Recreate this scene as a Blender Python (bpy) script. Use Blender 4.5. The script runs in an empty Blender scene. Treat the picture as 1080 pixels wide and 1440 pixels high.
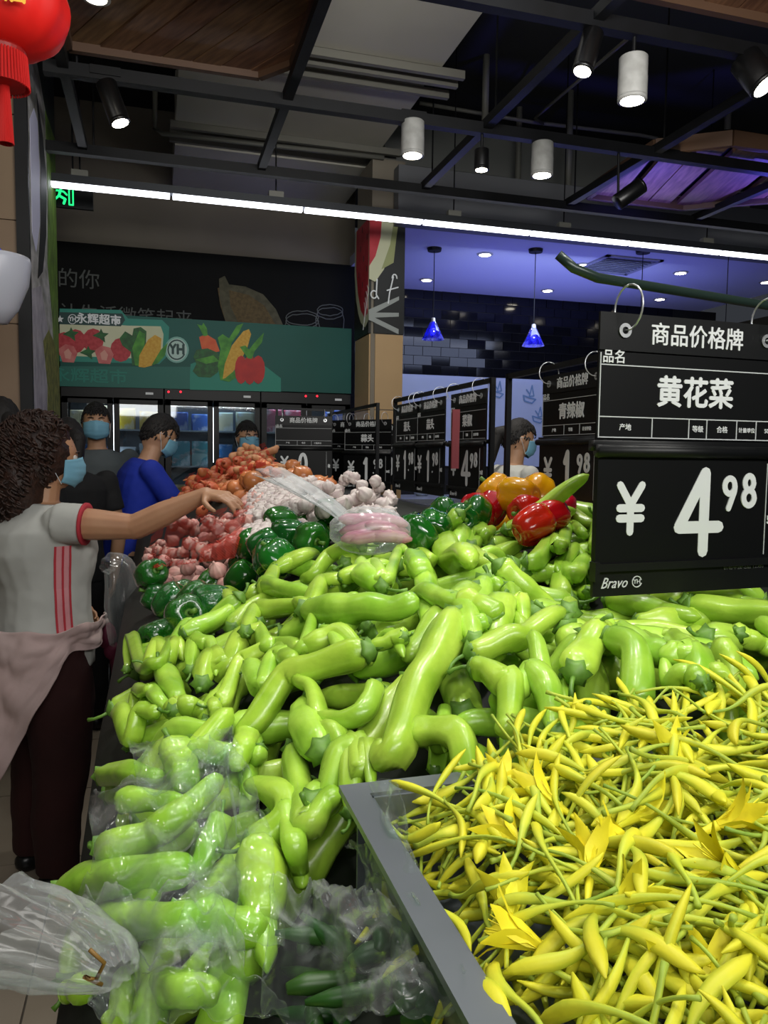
import bpy, bmesh, math, random
import numpy as np
from mathutils import Vector, Matrix, Euler, noise
random.seed(7); np.random.seed(7)
SC = bpy.context.scene; COL = SC.collection
PI = math.pi
# ------------------------------------------------------------------ camera
FPX = 1081.0; YAW = math.radians(16.5); PIT = math.radians(-4.3); ROL = math.radians(.7)
CAM = Vector((0, 0, 1.475))
FW = Vector((math.sin(YAW)*math.cos(PIT), math.cos(YAW)*math.cos(PIT), math.sin(PIT)))
_r0 = Vector((math.cos(YAW), -math.sin(YAW), 0)); _u0 = _r0.cross(FW)
RT = _r0*math.cos(ROL)+_u0*math.sin(ROL); UP = RT.cross(FW)
cd = bpy.data.cameras.new('camera'); cam = bpy.data.objects.new('camera', cd); COL.objects.link(cam)
cam.matrix_world = Matrix(((RT.x, UP.x, -FW.x, CAM.x), (RT.y, UP.y, -FW.y, CAM.y), (RT.z, UP.z, -FW.z, CAM.z), (0, 0, 0, 1)))
cd.sensor_fit = 'VERTICAL'; cd.sensor_height = 24; cd.sensor_width = 18; cd.lens = 24*FPX/1440; cd.clip_start = .02
SC.camera = cam
def ray(x, y): return FW + RT*((x-540)/FPX) - UP*((y-720)/FPX)
def P(x, y, d): return CAM + ray(x, y)*d
def PX(x, y, X):
    v = ray(x, y); return CAM + v*(X/v.x)
def PY(x, y, Y):
    v = ray(x, y); return CAM + v*(Y/v.y)
def PZ(x, y, z):
    v = ray(x, y); return CAM + v*((z-CAM.z)/v.z)
def RP(px, py, q, z):
    """slide q along its sight line to height z, but not far; near the horizon keep its place"""
    v = ray(px, py)
    if v.z < -.05:
        n = CAM + v*((z-CAM.z)/v.z)
        if (n-q).length < .10*(q-CAM).length: return n
    return Vector((q.x, q.y, z))
# ------------------------------------------------------------------ world, exposure, main lights
W = bpy.data.worlds.new('world'); SC.world = W; W.use_nodes = True
W.node_tree.nodes['Background'].inputs[0].default_value = (.62, .68, .8, 1)
W.node_tree.nodes['Background'].inputs[1].default_value = .05
SC.view_settings.view_transform = 'Standard'; SC.view_settings.look = 'None'
SC.view_settings.exposure = 0.0; SC.view_settings.gamma = 1; SC.view_settings.use_curve_mapping = False
try:
    SC.cycles.max_bounces = 8; SC.cycles.transparent_max_bounces = 24; SC.cycles.use_denoising = True
    SC.cycles.sample_clamp_indirect = 4
except Exception: pass
def light(kind, loc, power, color=(1, 1, 1), target=None, size=.1, spot=60, blend=.6, sy=None):
    l = bpy.data.lights.new('lamp_or_fill', kind); l.energy = power; l.color = color
    if kind == 'SPOT': l.spot_size = math.radians(spot); l.spot_blend = blend; l.shadow_soft_size = size
    elif kind == 'POINT': l.shadow_soft_size = size
    elif kind == 'AREA':
        l.size = size
        if sy: l.shape = 'RECTANGLE'; l.size_y = sy
    o = bpy.data.objects.new('lamp_or_fill', l); COL.objects.link(o); o.location = loc
    if target is not None:
        o.rotation_euler = (Vector(target)-Vector(loc)).to_track_quat('-Z', 'Y').to_euler()
    return o
# produce spots hanging on the track over the island (rows beyond the top of the frame)
for (x, y, tx, ty, pw) in ((.5, .95, .35, .85, 40), (1.1, .95, .7, .75, 30), (-.1, 1.6, .15, 1.3, 32), (.7, 2.0, .5, 1.6, 44),
                           (1.35, 2.2, 1.0, 1.9, 40), (.2, 3.0, .3, 2.6, 54), (1.0, 3.2, .7, 2.9, 42), (-.1, .35, .0, .6, 34), (.9, .1, .5, .45, 13), (.3, -.1, .12, .45, 19)):
    light('SPOT', (x, y, 3.15), pw, (1, .97, .9), (tx, ty, 1.2), .045, 52, .8)
light('AREA', (1.0, -1.0, 2.5), 70, (1, .98, .94), (1.2, 2.5, 4.6), 1.6, sy=.5)  # added upward fill standing in for store bounce on the ceiling, no fixture
light('AREA', (1.0, 1.4, 2.95), 46, (1, .98, .94), (1.2, 3.2, 4.6), 1.6, sy=.3)  # second added upward fill to brighten the ceiling, out of view
light('AREA', (-.3, -1.4, 2.5), 20, (1, .98, .95), (.8, 2.6, 1.4), 1.4, sy=.8)  # added fill from behind the camera for sign faces and people
light('AREA', (.6, 1.8, 3.6), 14, (.93, .96, 1), (.6, 1.8, 0), 2.6, sy=3.0)
light('AREA', (-1.6, 2.4, 3.4), 8, (1, .96, .9), (-.4, 3.4, .8), 1.2, sy=1.2)
# ------------------------------------------------------------------ materials
def lin(c):
    if isinstance(c, str):
        c = c.lstrip('#'); c = [int(c[i:i+2], 16)/255 for i in (0, 2, 4)]
    return tuple(v/12.92 if v <= .04045 else ((v+.055)/1.055)**2.4 for v in c[:3])+(1,)
MATS = {}
def mat(name, col, rough=.5, metal=0, col2=None, scale=8, stretch=(1, 1, 1), bump=0, bscale=None, rnd=0, emit=0, coat=0, spec=.5, sss=0, lo=.35, hi=.65, trans=0, alpha=1, detail=3):
    if name in MATS: return MATS[name]
    m = bpy.data.materials.new(name); m.use_nodes = True; MATS[name] = m
    nt = m.node_tree; N = nt.nodes; L = nt.links; b = N['Principled BSDF']
    b.inputs['Base Color'].default_value = lin(col); b.inputs['Roughness'].default_value = rough
    b.inputs['Metallic'].default_value = metal; b.inputs['Specular IOR Level'].default_value = spec
    b.inputs['Coat Weight'].default_value = coat; b.inputs['Coat Roughness'].default_value = .12
    if trans: b.inputs['Transmission Weight'].default_value = trans
    if alpha < 1: b.inputs['Alpha'].default_value = alpha
    if sss: b.inputs['Subsurface Weight'].default_value = sss; b.inputs['Subsurface Radius'].default_value = (.01, .012, .004); b.inputs['Subsurface Scale'].default_value = 1
    out = None
    tc = N.new('ShaderNodeTexCoord'); mp = N.new('ShaderNodeMapping'); mp.inputs['Scale'].default_value = stretch
    L.new(tc.outputs['Object'], mp.inputs[0])
    if col2 is not None:
        nz = N.new('ShaderNodeTexNoise'); nz.inputs['Scale'].default_value = scale; nz.inputs['Detail'].default_value = detail
        L.new(mp.outputs[0], nz.inputs['Vector'])
        r = N.new('ShaderNodeValToRGB'); r.color_ramp.elements[0].color = lin(col); r.color_ramp.elements[1].color = lin(col2)
        r.color_ramp.elements[0].position = lo; r.color_ramp.elements[1].position = hi
        L.new(nz.outputs['Fac'], r.inputs[0]); out = r.outputs[0]
    if rnd:
        oi = N.new('ShaderNodeObjectInfo'); hs = N.new('ShaderNodeHueSaturation')
        mr = N.new('ShaderNodeMapRange'); mr.inputs[3].default_value = 1-rnd; mr.inputs[4].default_value = 1+rnd
        mh = N.new('ShaderNodeMapRange'); mh.inputs[3].default_value = .5-rnd*.07; mh.inputs[4].default_value = .5+rnd*.07
        ml = N.new('ShaderNodeMath'); ml.operation = 'MULTIPLY'; ml.inputs[1].default_value = 7.31
        fr = N.new('ShaderNodeMath'); fr.operation = 'FRACT'
        L.new(oi.outputs['Random'], mr.inputs[0]); L.new(oi.outputs['Random'], ml.inputs[0]); L.new(ml.outputs[0], fr.inputs[0]); L.new(fr.outputs[0], mh.inputs[0])
        L.new(mr.outputs[0], hs.inputs['Value']); L.new(mh.outputs[0], hs.inputs['Hue'])
        if out: L.new(out, hs.inputs['Color'])
        else: hs.inputs['Color'].default_value = lin(col)
        out = hs.outputs[0]
    if out: L.new(out, b.inputs['Base Color'])
    if emit:
        b.inputs['Emission Strength'].default_value = emit
        if out: L.new(out, b.inputs['Emission Color'])
        else: b.inputs['Emission Color'].default_value = lin(col)
    if bump:
        n2 = N.new('ShaderNodeTexNoise'); n2.inputs['Scale'].default_value = bscale or scale*2; n2.inputs['Detail'].default_value = 4
        L.new(mp.outputs[0], n2.inputs['Vector'])
        bp = N.new('ShaderNodeBump'); bp.inputs['Strength'].default_value = bump; bp.inputs['Distance'].default_value = .01
        L.new(n2.outputs['Fac'], bp.inputs['Height']); L.new(bp.outputs[0], b.inputs['Normal'])
    return m
def film(name, tint='#fcfffd', base=.06, edge=.55, rough=.12, bump=.5, bscale=40, white=.25):
    """clear plastic film: transparent seen square on, glossy and milky along its creases"""
    if name in MATS: return MATS[name]
    m = bpy.data.materials.new(name); m.use_nodes = True; MATS[name] = m
    nt = m.node_tree; N = nt.nodes; L = nt.links
    N.remove(N['Principled BSDF']); o = [n for n in N if n.type == 'OUTPUT_MATERIAL'][0]
    t = N.new('ShaderNodeBsdfTransparent'); t.inputs[0].default_value = lin(tint)
    g = N.new('ShaderNodeBsdfGlossy'); g.inputs['Roughness'].default_value = rough
    d = N.new('ShaderNodeBsdfDiffuse'); d.inputs[0].default_value = (.85, .88, .88, 1)
    mg = N.new('ShaderNodeMixShader'); mg.inputs[0].default_value = white
    mx = N.new('ShaderNodeMixShader'); lw = N.new('ShaderNodeLayerWeight'); lw.inputs[0].default_value = .35
    mr = N.new('ShaderNodeMapRange'); mr.inputs[3].default_value = base; mr.inputs[4].default_value = edge
    tc = N.new('ShaderNodeTexCoord'); nz = N.new('ShaderNodeTexNoise'); nz.inputs['Scale'].default_value = bscale; nz.inputs['Detail'].default_value = 4
    try: nz.noise_type = 'RIDGED_MULTIFRACTAL'
    except Exception: pass
    bp = N.new('ShaderNodeBump'); bp.inputs['Strength'].default_value = bump; bp.inputs['Distance'].default_value = .008
    L.new(tc.outputs['Object'], nz.inputs['Vector']); L.new(nz.outputs['Fac'], bp.inputs['Height'])
    for q in (g, d, lw): L.new(bp.outputs[0], q.inputs['Normal'])
    pw = N.new('ShaderNodeMath'); pw.operation = 'POWER'; pw.inputs[1].default_value = 1.6; L.new(lw.outputs['Facing'], pw.inputs[0]); L.new(pw.outputs[0], mr.inputs[0]); L.new(mr.outputs[0], mx.inputs[0])
    L.new(g.outputs[0], mg.inputs[1]); L.new(d.outputs[0], mg.inputs[2])
    L.new(t.outputs[0], mx.inputs[1]); L.new(mg.outputs[0], mx.inputs[2]); L.new(mx.outputs[0], o.inputs[0])
    return m
# ------------------------------------------------------------------ mesh building
class MB:
    def __init__(s): s.v = []; s.f = []; s.m = []; s.mi = 0
    def add(s, vs, fs):
        b = len(s.v); s.v += [tuple(v) for v in vs]; s.f += [tuple(i+b for i in f) for f in fs]; s.m += [s.mi]*len(fs); return s
    def box(s, c, size, rot=None):
        hx, hy, hz = [k/2 for k in size]
        vs = [Vector((x, y, z)) for x in (-hx, hx) for y in (-hy, hy) for z in (-hz, hz)]
        if rot is not None: vs = [rot @ v for v in vs]
        c = Vector(c); vs = [v+c for v in vs]
        return s.add(vs, [(0, 1, 3, 2), (4, 6, 7, 5), (0, 4, 5, 1), (2, 3, 7, 6), (0, 2, 6, 4), (1, 5, 7, 3)])
    def bar(s, a, b, w, h=None, up=(0, 0, 1)):
        a = Vector(a); b = Vector(b); d = (b-a); L = d.length; d.normalize(); h = h or w
        u = Vector(up); x = d.cross(u)
        if x.length < 1e-4: x = d.cross(Vector((0, 1, 0)))
        x.normalize(); u = x.cross(d)
        vs = []
        for p in (a, b):
            for (i, j) in ((-1, -1), (1, -1), (1, 1), (-1, 1)): vs.append(p+x*i*w/2+u*j*h/2)
        return s.add(vs, [(3, 2, 1, 0), (4, 5, 6, 7), (0, 1, 5, 4), (1, 2, 6, 5), (2, 3, 7, 6), (3, 0, 4, 7)])
    def tube(s, pts, r, n=10, caps=True, lob=None, flat=1.0, ry=None):
        pts = [Vector(p) for p in pts]; k = len(pts)
        rr = r if hasattr(r, '__len__') else [r]*k
        t0 = (pts[1]-pts[0]).normalized(); up = Vector((0, 0, 1))
        if abs(t0.dot(up)) > .9: up = Vector((0, 1, 0))
        x = t0.cross(up).normalized(); vs = []; fs = []
        for i, p in enumerate(pts):
            t = (pts[min(i+1, k-1)]-pts[max(i-1, 0)])
            t = t.normalized() if t.length > 1e-9 else t0
            x = (x-t*x.dot(t)).normalized(); y = x.cross(t).normalized()
            for j in range(n):
                a = 2*PI*j/n; q = rr[i]*(lob(i/(k-1), a) if lob else 1)
                vs.append(p+x*math.cos(a)*q+y*math.sin(a)*q*flat)
        for i in range(k-1):
            for j in range(n):
                fs.append((i*n+j, i*n+(j+1) % n, (i+1)*n+(j+1) % n, (i+1)*n+j))
        if caps: fs.append(tuple(range(n-1, -1, -1))); fs.append(tuple(range((k-1)*n, k*n)))
        return s.add(vs, fs)
    def cyl(s, a, b, r, r2=None, n=16): return s.tube([a, b], [r, r if r2 is None else r2], n)
    def caps(s, a, b, r, r2=None, n=12, sx=1.0, e=3):
        """tapered capsule"""
        a = Vector(a); b = Vector(b); r2 = r if r2 is None else r2; d = b-a; L = d.length
        d = d.normalized() if L > 1e-6 else Vector((0, 0, 1)); pts = []; rr = []
        for i in range(e+1):
            t = PI/2*i/e; pts.append(a-d*r*math.cos(t)); rr.append(max(r*math.sin(t), 1e-4))
        for i in range(e+1):
            t = PI/2*i/e; pts.append(b+d*r2*math.sin(t)); rr.append(max(r2*math.cos(t), 1e-4))
        return s.tube(pts, rr, n, True, flat=sx)
    def ell(s, c, rad, n=16, m=10, rot=None, fn=None):
        c = Vector(c); vs = []; fs = []
        for i in range(m+1):
            th = PI*i/m
            for j in range(n):
                ph = 2*PI*j/n; v = Vector((math.sin(th)*math.cos(ph), math.sin(th)*math.sin(ph), math.cos(th)))
                q = fn(v) if fn else 1
                v = Vector((v.x*rad[0], v.y*rad[1], v.z*rad[2]))*q
                if rot is not None: v = rot @ v
                vs.append(c+v)
        for i in range(m):
            for j in range(n): fs.append((i*n+j, (i+1)*n+j, (i+1)*n+(j+1) % n, i*n+(j+1) % n))
        return s.add(vs, fs)
    def lathe(s, prof, c=(0, 0, 0), n=24, fn=None):
        c = Vector(c); vs = []; fs = []; k = len(prof)
        for i, (r, z) in enumerate(prof):
            for j in range(n):
                a = 2*PI*j/n; q = fn(i/(k-1), a) if fn else 1
                vs.append(c+Vector((r*q*math.cos(a), r*q*math.sin(a), z)))
        for i in range(k-1):
            for j in range(n): fs.append((i*n+j, i*n+(j+1) % n, (i+1)*n+(j+1) % n, (i+1)*n+j))
        return s.add(vs, fs)
    def poly(s, pts, th, M=None):
        """flat polygon in local XZ (facing -Y), thickness th"""
        k = len(pts); vs = [Vector((x, -th, z)) for x, z in pts]+[Vector((x, 0, z)) for x, z in pts]
        if M is not None: vs = [M @ v for v in vs]
        area = sum(pts[i][0]*pts[(i+1) % k][1]-pts[(i+1) % k][0]*pts[i][1] for i in range(k))
        f = [tuple(range(k)) if area > 0 else tuple(range(k-1, -1, -1)), tuple(range(2*k-1, k-1, -1)) if area > 0 else tuple(range(k, 2*k))]
        for i in range(k): j = (i+1) % k; f.append((i, i+k, j+k, j) if area > 0 else (i, j, j+k, i+k))
        return s.add(vs, f)
    def stroke(s, pts, w, th, M=None, n=8):
        """2D stroke with round ends in local XZ"""
        th0 = th
        for i in range(len(pts)):
            s.k = getattr(s, 'k', 0)+1; th = th0+(s.k % 40)*3e-5
            x, z = pts[i]; s.poly([(x+w/2*math.cos(2*PI*j/n), z+w/2*math.sin(2*PI*j/n)) for j in range(n)], th, M)
            if i < len(pts)-1:
                x2, z2 = pts[i+1]; L = math.hypot(x2-x, z2-z)
                if L < 1e-6: continue
                nx, nz = -(z2-z)/L*w/2, (x2-x)/L*w/2
                s.poly([(x+nx, z+nz), (x-nx, z-nz), (x2-nx, z2-nz), (x2+nx, z2+nz)], th+1.5e-5, M)
        return s
    def mesh(s, name, mats=None, smooth=False):
        me = bpy.data.meshes.new(name); me.from_pydata(s.v, [], s.f); me.update()
        if mats is not None:
            for m in (mats if isinstance(mats, (list, tuple)) else [mats]): me.materials.append(m)
            if isinstance(mats, (list, tuple)): me.polygons.foreach_set('material_index', s.m)
        if smooth: me.polygons.foreach_set('use_smooth', [True]*len(me.polygons))
        return me
    def build(s, name, mats, parent=None, smooth=False, loc=None, M=None, kind=None, label=None):
        o = bpy.data.objects.new(name, s.mesh(name, mats, smooth)); COL.objects.link(o)
        if parent is not None: o.parent = parent
        if loc is not None: o.location = loc
        if M is not None: o.matrix_basis = M
        if kind: o['kind'] = kind
        if label: o['label'] = label
        return o
def place(name, me, parent=None, loc=None, rot=None, scale=None):
    o = bpy.data.objects.new(name, me); COL.objects.link(o)
    if parent is not None: o.parent = parent
    if loc is not None: o.location = loc
    if rot is not None: o.rotation_euler = rot
    if scale is not None: o.scale = scale
    return o
def empty(name, loc=(0, 0, 0), rz=0):
    o = bpy.data.objects.new(name, None); COL.objects.link(o); o.location = loc; o.rotation_euler = (0, 0, rz); o.empty_display_size = .05; return o
def tag(o, label, cat, group=None, kind=None):
    o['label'] = label; o['category'] = cat
    if group: o['group'] = group
    if kind: o['kind'] = kind
    return o
def struct(o, label=None):
    o['kind'] = 'structure'
    if label: o['label'] = label
    return o
def copy_tree(o, parent=None):
    c = o.copy(); COL.objects.link(c); c.parent = parent
    for ch in list(KIDS.get(o.name, [])): pass
    for ch in list(o.children): copy_tree(ch, c)
    return c
KIDS = {}
def modmesh(o, mods):
    """apply modifiers through the depsgraph"""
    for (t, kw) in mods:
        m = o.modifiers.new(t, t)
        for k, v in kw.items(): setattr(m, k, v)
    dg = bpy.context.evaluated_depsgraph_get(); dg.update()
    me = bpy.data.meshes.new_from_object(o.evaluated_get(dg)); o.modifiers.clear(); old = o.data; o.data = me
    if not me.materials:
        for mm in old.materials: me.materials.append(mm)
    me.polygons.foreach_set('use_smooth', [True]*len(me.polygons)); return o
def text(body, size, name, m, parent=None, M=None, bold=0, align='CENTER', th=.0006, sx=1.0, shear=0):
    """lettering as a flat mesh in local XZ, readable from -Y"""
    c = bpy.data.curves.new(name, 'FONT'); c.body = body; c.size = size; c.align_x = align; c.align_y = 'CENTER'
    c.offset = 0; c.extrude = th; c.resolution_u = 2; c.shear = shear
    t = bpy.data.objects.new(name, c); COL.objects.link(t)
    dg = bpy.context.evaluated_depsgraph_get(); dg.update()
    me = bpy.data.meshes.new_from_object(t.evaluated_get(dg)); bpy.data.objects.remove(t); bpy.data.curves.remove(c)
    me.transform(Matrix.Rotation(PI/2, 4, 'X') @ Matrix.Diagonal((sx, 1, 1, 1)))
    if bold:                                                   # heavier strokes: shifted copies a hair apart in depth
        vs0 = [v.co.copy() for v in me.vertices]; fs0 = [tuple(p.vertices) for p in me.polygons]; bb = MB(); k_ = bold*size*1.5
        for i_, (ox, oz) in enumerate(((0, 0), (k_, 0), (-k_, 0), (0, k_), (0, -k_))): bb.add([v+Vector((ox, -i_*2.5e-5, oz)) for v in vs0], fs0)
        me = bb.mesh(name)
    me.materials.clear(); me.materials.append(m)
    o = bpy.data.objects.new(name, me); COL.objects.link(o)
    if parent is not None: o.parent = parent
    if M is not None: o.matrix_basis = M
    return o
T = Matrix.Translation
def RZ(a): return Matrix.Rotation(a, 4, 'Z')
def arc(cx, cz, rx, rz, a0, a1, n=10): return [(cx+rx*math.cos(math.radians(a0+(a1-a0)*i/n)), cz+rz*math.sin(math.radians(a0+(a1-a0)*i/n))) for i in range(n+1)]
white_ink = mat('white_ink', '#e8ecec', .5)
black_plastic = mat('black_plastic', '#0c0d0e', .32, col2='#141516', scale=30)
black_metal = mat('black_metal', '#08090b', .5, 0, spec=.3, col2='#0c0d10', scale=12)
chrome = mat('chrome', '#d4d6d8', .32, .75)
# ================================================================== SETTING
# ---- floor: beige tiles with recessed joints
tile_a = mat('floor_tile', '#a79c8b', .3, col2='#9a8f7e', scale=3, rnd=.06, coat=.2)
grout = mat('floor_joint', '#4b453c', .8, col2='#5a5348', scale=20)
fl = MB().box((1.5, 3.6, -.02), (12, 12.2, .03)).build('floor', grout); struct(fl, 'beige tiled supermarket floor')
tm = MB(); tm.box((0, 0, 0), (.594, .594, .01)); tmesh = tm.mesh('tile', tile_a)
for i in range(-7, 8):
    for j in range(-1, 13):
        place('tile', tmesh, fl, (i*.6-.05, j*.6+.2, -.004+random.uniform(-.0004, .0004)))
# ---- ceiling slab, dark, and back wall
dark_ceiling = mat('dark_ceiling', '#222427', .9, col2='#26282b', scale=2)
beige = mat('beige_paint', '#8f8778', .8, col2='#857d6f', scale=1.5)
ce = MB().box((2, 4, 4.62), (14, 13, .1)).build('ceiling', dark_ceiling); struct(ce, 'dark painted bare ceiling slab')
bw = MB().box((-.3, 7.6, 3.98), (4.4, .12, 1.3)).box((-.3, 7.64, 1.7), (4.4, .1, 3.4)).build('wall_back', beige); struct(bw, 'beige back wall above the freezers')
wf = MB().box((-.3, 7.52, 2.3), (4.39, .06, 2.04)).build('wall_panel', mat('black_wall_panel', '#060807', .7, col2='#090b0a', scale=3, spec=.2), bw)
wf['label'] = 'black printed wall panel'
# dark upper wall behind the open ceiling at the right and pale side bulkhead
dw = MB().box((4.6, 7.2, 4.02), (5.4, .1, 1.18)).build('wall_upper', mat('dark_wall', '#26292c', .9)); struct(dw, 'dark upper wall over the fish counter area')
lw_ = MB().box((-2.6, 3.5, 2.3), (.1, 9, 4.6)).build('wall_left', beige); struct(lw_)
# ---- white duct soffit made of panels with battens
duct_m = mat('duct_panel', '#d0cdc0', .7, col2='#c2bfb2', scale=1.2)
x0, x1 = .16, 1.74
df = empty('trim_duct'); struct(df, 'pale boxed duct hung below the ceiling')
ys = [3.3, 4.72, 5.05, 6.05, 6.35, 7.45]
for i in range(5):
    z = (3.9, 4.02, 3.9, 4.02, 3.84)[i]
    MB().box(((x0+x1)/2, (ys[i]+ys[i+1])/2, z+.12), (x1-x0, ys[i+1]-ys[i]-.012, .24)).build('duct_panel', duct_m, df)
for y in (4.74, 4.86, 5.02, 6.07, 6.2, 6.34):
    MB().box(((x0+x1)/2+.06, y, 3.88), (x1-x0+.2, .035, .05)).build('batten', mat('batten_grey', '#7d7b72', .6), df)
pipe_m = mat('pipe_grey', '#77776f', .5)
pp = MB(); pp.tube([PZ(218, 125, 4.0), PZ(218, 180, 4.0), PZ(228, 188, 3.85), PZ(540, 222, 3.8)], .018, 8)
tag(pp.build('ceiling_pipe', pipe_m, smooth=True), 'thin grey pipe with an elbow crossing under the pale duct', 'pipe')
pp = MB(); pp.tube([PZ(590, 145, 4.3), PZ(750, 172, 4.3), PZ(900, 190, 4.3), PZ(1060, 222, 4.3)], .016, 8)
tag(pp.build('ceiling_pipe', pipe_m, smooth=True), 'long thin grey pipe crossing the dark ceiling behind the white spots', 'pipe')
pp = MB(); pp.tube([PZ(765, 175, 4.3), PZ(752, 166, 4.25), PZ(800, 125, 4.1), PZ(882, 55, 3.9)], .012, 8)
tag(pp.build('ceiling_pipe', pipe_m, smooth=True), 'thin grey branch pipe slanting up past the black spotlight', 'pipe')
for (px, y0, y1, d) in ((682, 10, 170, 6.0), (798, 130, 290, 6.6), (1021, 130, 222, 6.8), (728, 215, 260, 6.9)):
    a = P(px, y1, d); tag(MB().tube([a, (a.x, a.y, 4.6)], .028, 8).build('ceiling_post', pipe_m, smooth=True), {682: 'grey vertical drop post left of the black spotlight', 798: 'grey vertical drop post behind the white spotlights', 1021: 'grey drop post at the right above the planked panel', 728: 'short grey drop post behind the small round spot'}[px], 'post')
a = P(690, 60, 6.8)
MB().box((3.9, 6.75, 4.25), (3.9, .1, .42)).build('trim_bulkhead', mat('grey_bulkhead', '#7d7f7c', .8))
bpy.data.objects['trim_bulkhead']['kind'] = 'structure'
# ---- beam over the fish counter area and blue lit false ceiling
blue_ceil = mat('pale_ceiling', '#c4c6dc', .7)
mb = MB().box((4.2, 7.2, 3.36), (4.7, 2.6, .1)); bc = mb.build('ceiling_counter', blue_ceil); struct(bc, 'pale false ceiling washed with blue light')
mb = MB().box((4.2, 5.93, 3.5), (4.75, .12, .44)); struct(mb.build('trim_beam', mat('beam_grey', '#6d6f73', .7)), 'grey beam along the edge of the false ceiling')
# AC vent
v = empty('ceiling_vent', PZ(868, 373, 3.305)); tag(v, 'square slatted air vent set in the blue ceiling', 'vent')
vf = MB(); 
for (sx, sy, wx, wy) in ((0, -.28, .6, .04), (0, .28, .6, .04), (-.28, 0, .04, .6), (.28, 0, .04, .6)): vf.box((sx, sy, 0), (wx, wy, .02))
vm = mat('vent_grey', '#8a8ca0', .5); vf.build('frame', vm, v)
slm = MB().box((0, 0, 0), (.5, .03, .008), Matrix.Rotation(.5, 3, 'X')).mesh('slat', mat('vent_slat', '#5d6078', .5))
for i in range(9): place('slat', slm, v, (0, -.23+i*.0575, 0))
# black glossy tile wall with real tiles
bt = mat('black_tile', '#06070a', .1, col2='#0a0b10', scale=4, spec=.35)
tw = MB().box((4.3, 8.34, 1.66), (5.0, .1, 3.3)).build('wall_counter', mat('tile_joint', '#020203', .6)); struct(tw, 'black glossy tiled wall behind the fish counter')
tb = MB(); tb.box((0, 0, 0), (.212, .012, .098)); tbm = tb.mesh('wall_tile', bt)
for r in range(9):
    for c in range(19):
        o = place('wall_tile', tbm, tw, (2.12+c*.218+(.109 if r % 2 else 0), 8.285, 2.43+r*.104), (random.gauss(0, .022), 0, random.gauss(0, .022)))
bbd = MB().box((3.85, 8.26, 1.86), (3.4, .03, 1.02)).build('wall_board', mat('pale_board', '#a9b4cc', .55, col2='#9fabc6', scale=1), tw)
bbd['label'] = 'pale blue printed board'
inkb = mat('blue_ink', '#5f7fa6', .6)
for (px, py, s) in ((745, 555, .11), (757, 584, .1), (700, 548, .1), (1030, 560, .1)):
    q = PY(px, py, 8.24); m = MB(); M = T(q) @ Matrix.Rotation(.25, 4, 'Y')
    m.stroke([(-s*.7, -s*.3), (-s*.4, -s*.8), (s*.5, -s*.8), (s*.8, -s*.3), (-s*.7, -s*.3)], s*.16, .002, M)
    m.stroke([(0, -s*.3), (0, s), (s*.5, 0), (0, -.02)], s*.13, .002, M); m.stroke([(-s*.5, s*.4), (-s*.1, s*.1)], s*.14, .002, M)
    m.build('printed_boat', inkb, tw)
# low counter body in front of the board
cn = empty('fish_counter', (3.6, 7.2, 0)); tag(cn, 'low white and blue counter below the pale blue board, behind the ponytail woman', 'counter')
MB().box((0, 0, .5), (2.8, .7, 1.0)).build('body', mat('counter_blue', '#2c62a8', .4), cn)
MB().box((0, -.02, 1.03), (2.9, .8, .06)).build('top', mat('counter_top', '#a8acb0', .3, .5), cn)
m = MB()
for i in range(24): m.ell((random.uniform(-1.3, 1.3), random.uniform(-.3, .2), 1.1), (.09, .06, .05), 8, 5)
o = m.build('ice', mat('ice_white', '#9aa3ac', .3), cn, True); o['kind'] = 'stuff'
# ---- right column with beige panels and printed black poster
cl = MB().box((1.79, 6.25, 1.9), (.27, .46, 3.8)).build('wall_column', beige); struct(cl, 'square column at the end of the freezers')
cp = mat('beige_panel', '#c9a877', .45, col2='#c0a070', scale=2, rnd=.04)
for k in range(4):
    z0 = .02+k*.605
    MB().box((1.805, 6.012, z0+.3), (.232, .012, .597)).build('panel', cp, cl)
    MB().box((1.648, 6.25, z0+.3), (.012, .45, .597)).build('panel', cp, cl)
zb = 2.44; zt = 3.34; blk = mat('poster_black', '#151817', .5)
MB().box((1.8, 6.008, (zb+zt)/2), (.25, .02, zt-zb)).build('poster_front', blk, cl)
MB().box((1.645, 6.25, (zb+zt)/2), (.02, .46, zt-zb)).build('poster_side', blk, cl)
# print: watermelon over the corner, script letters, white leaf
Mf = T((1.63, 5.997, 2.44)); Ms = T((1.634, 6.48, 2.44)) @ RZ(-PI/2)
red = mat('melon_red', '#b3202c', .5, col2='#c43440', scale=9); rind = mat('melon_rind', '#c9cba8', .5)
m = MB(); m.poly([(.02, .9), (.0, .55), (.06, .33), (.14, .2), (.22, .12), (.3, .08), (.36, .06), (.46, .1), (.46, .9)], .001, Ms); m.build('melon_rind', rind, cl)
m = MB(); m.poly([(.06, .9), (.05, .6), (.12, .38), (.22, .22), (.34, .14), (.44, .16), (.46, .9)], .002, Ms); m.build('melon_flesh', red, cl)
m = MB()
for (x, z) in ((.15, .5), (.2, .7), (.27, .4), (.3, .6), (.36, .3), (.4, .5), (.4, .75), (.25, .84)): m.stroke([(x, z), (x, z+.035)], .014, .003, Ms, 6)
m.build('melon_seeds', mat('seed_black', '#1a0c0c', .5), cl)
m = MB(); m.poly([(.0, .9), (.0, .42), (.05, .4), (.12, .5), (.19, .68), (.2, .9)], .001, Mf); m.build('melon_rind', rind, cl)
m = MB(); m.poly([(.0, .9), (.0, .52), (.05, .6), (.09, .75), (.1, .9)], .002, Mf); m.build('melon_flesh', red, cl)
m = MB(); m.poly([(.1, .5), (.2, .56), (.22, .75), (.24, .9), (.2, .9), (.17, .7)], .003, Mf); m.build('pear', mat('pear_green', '#9aa06a', .5), cl)
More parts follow.
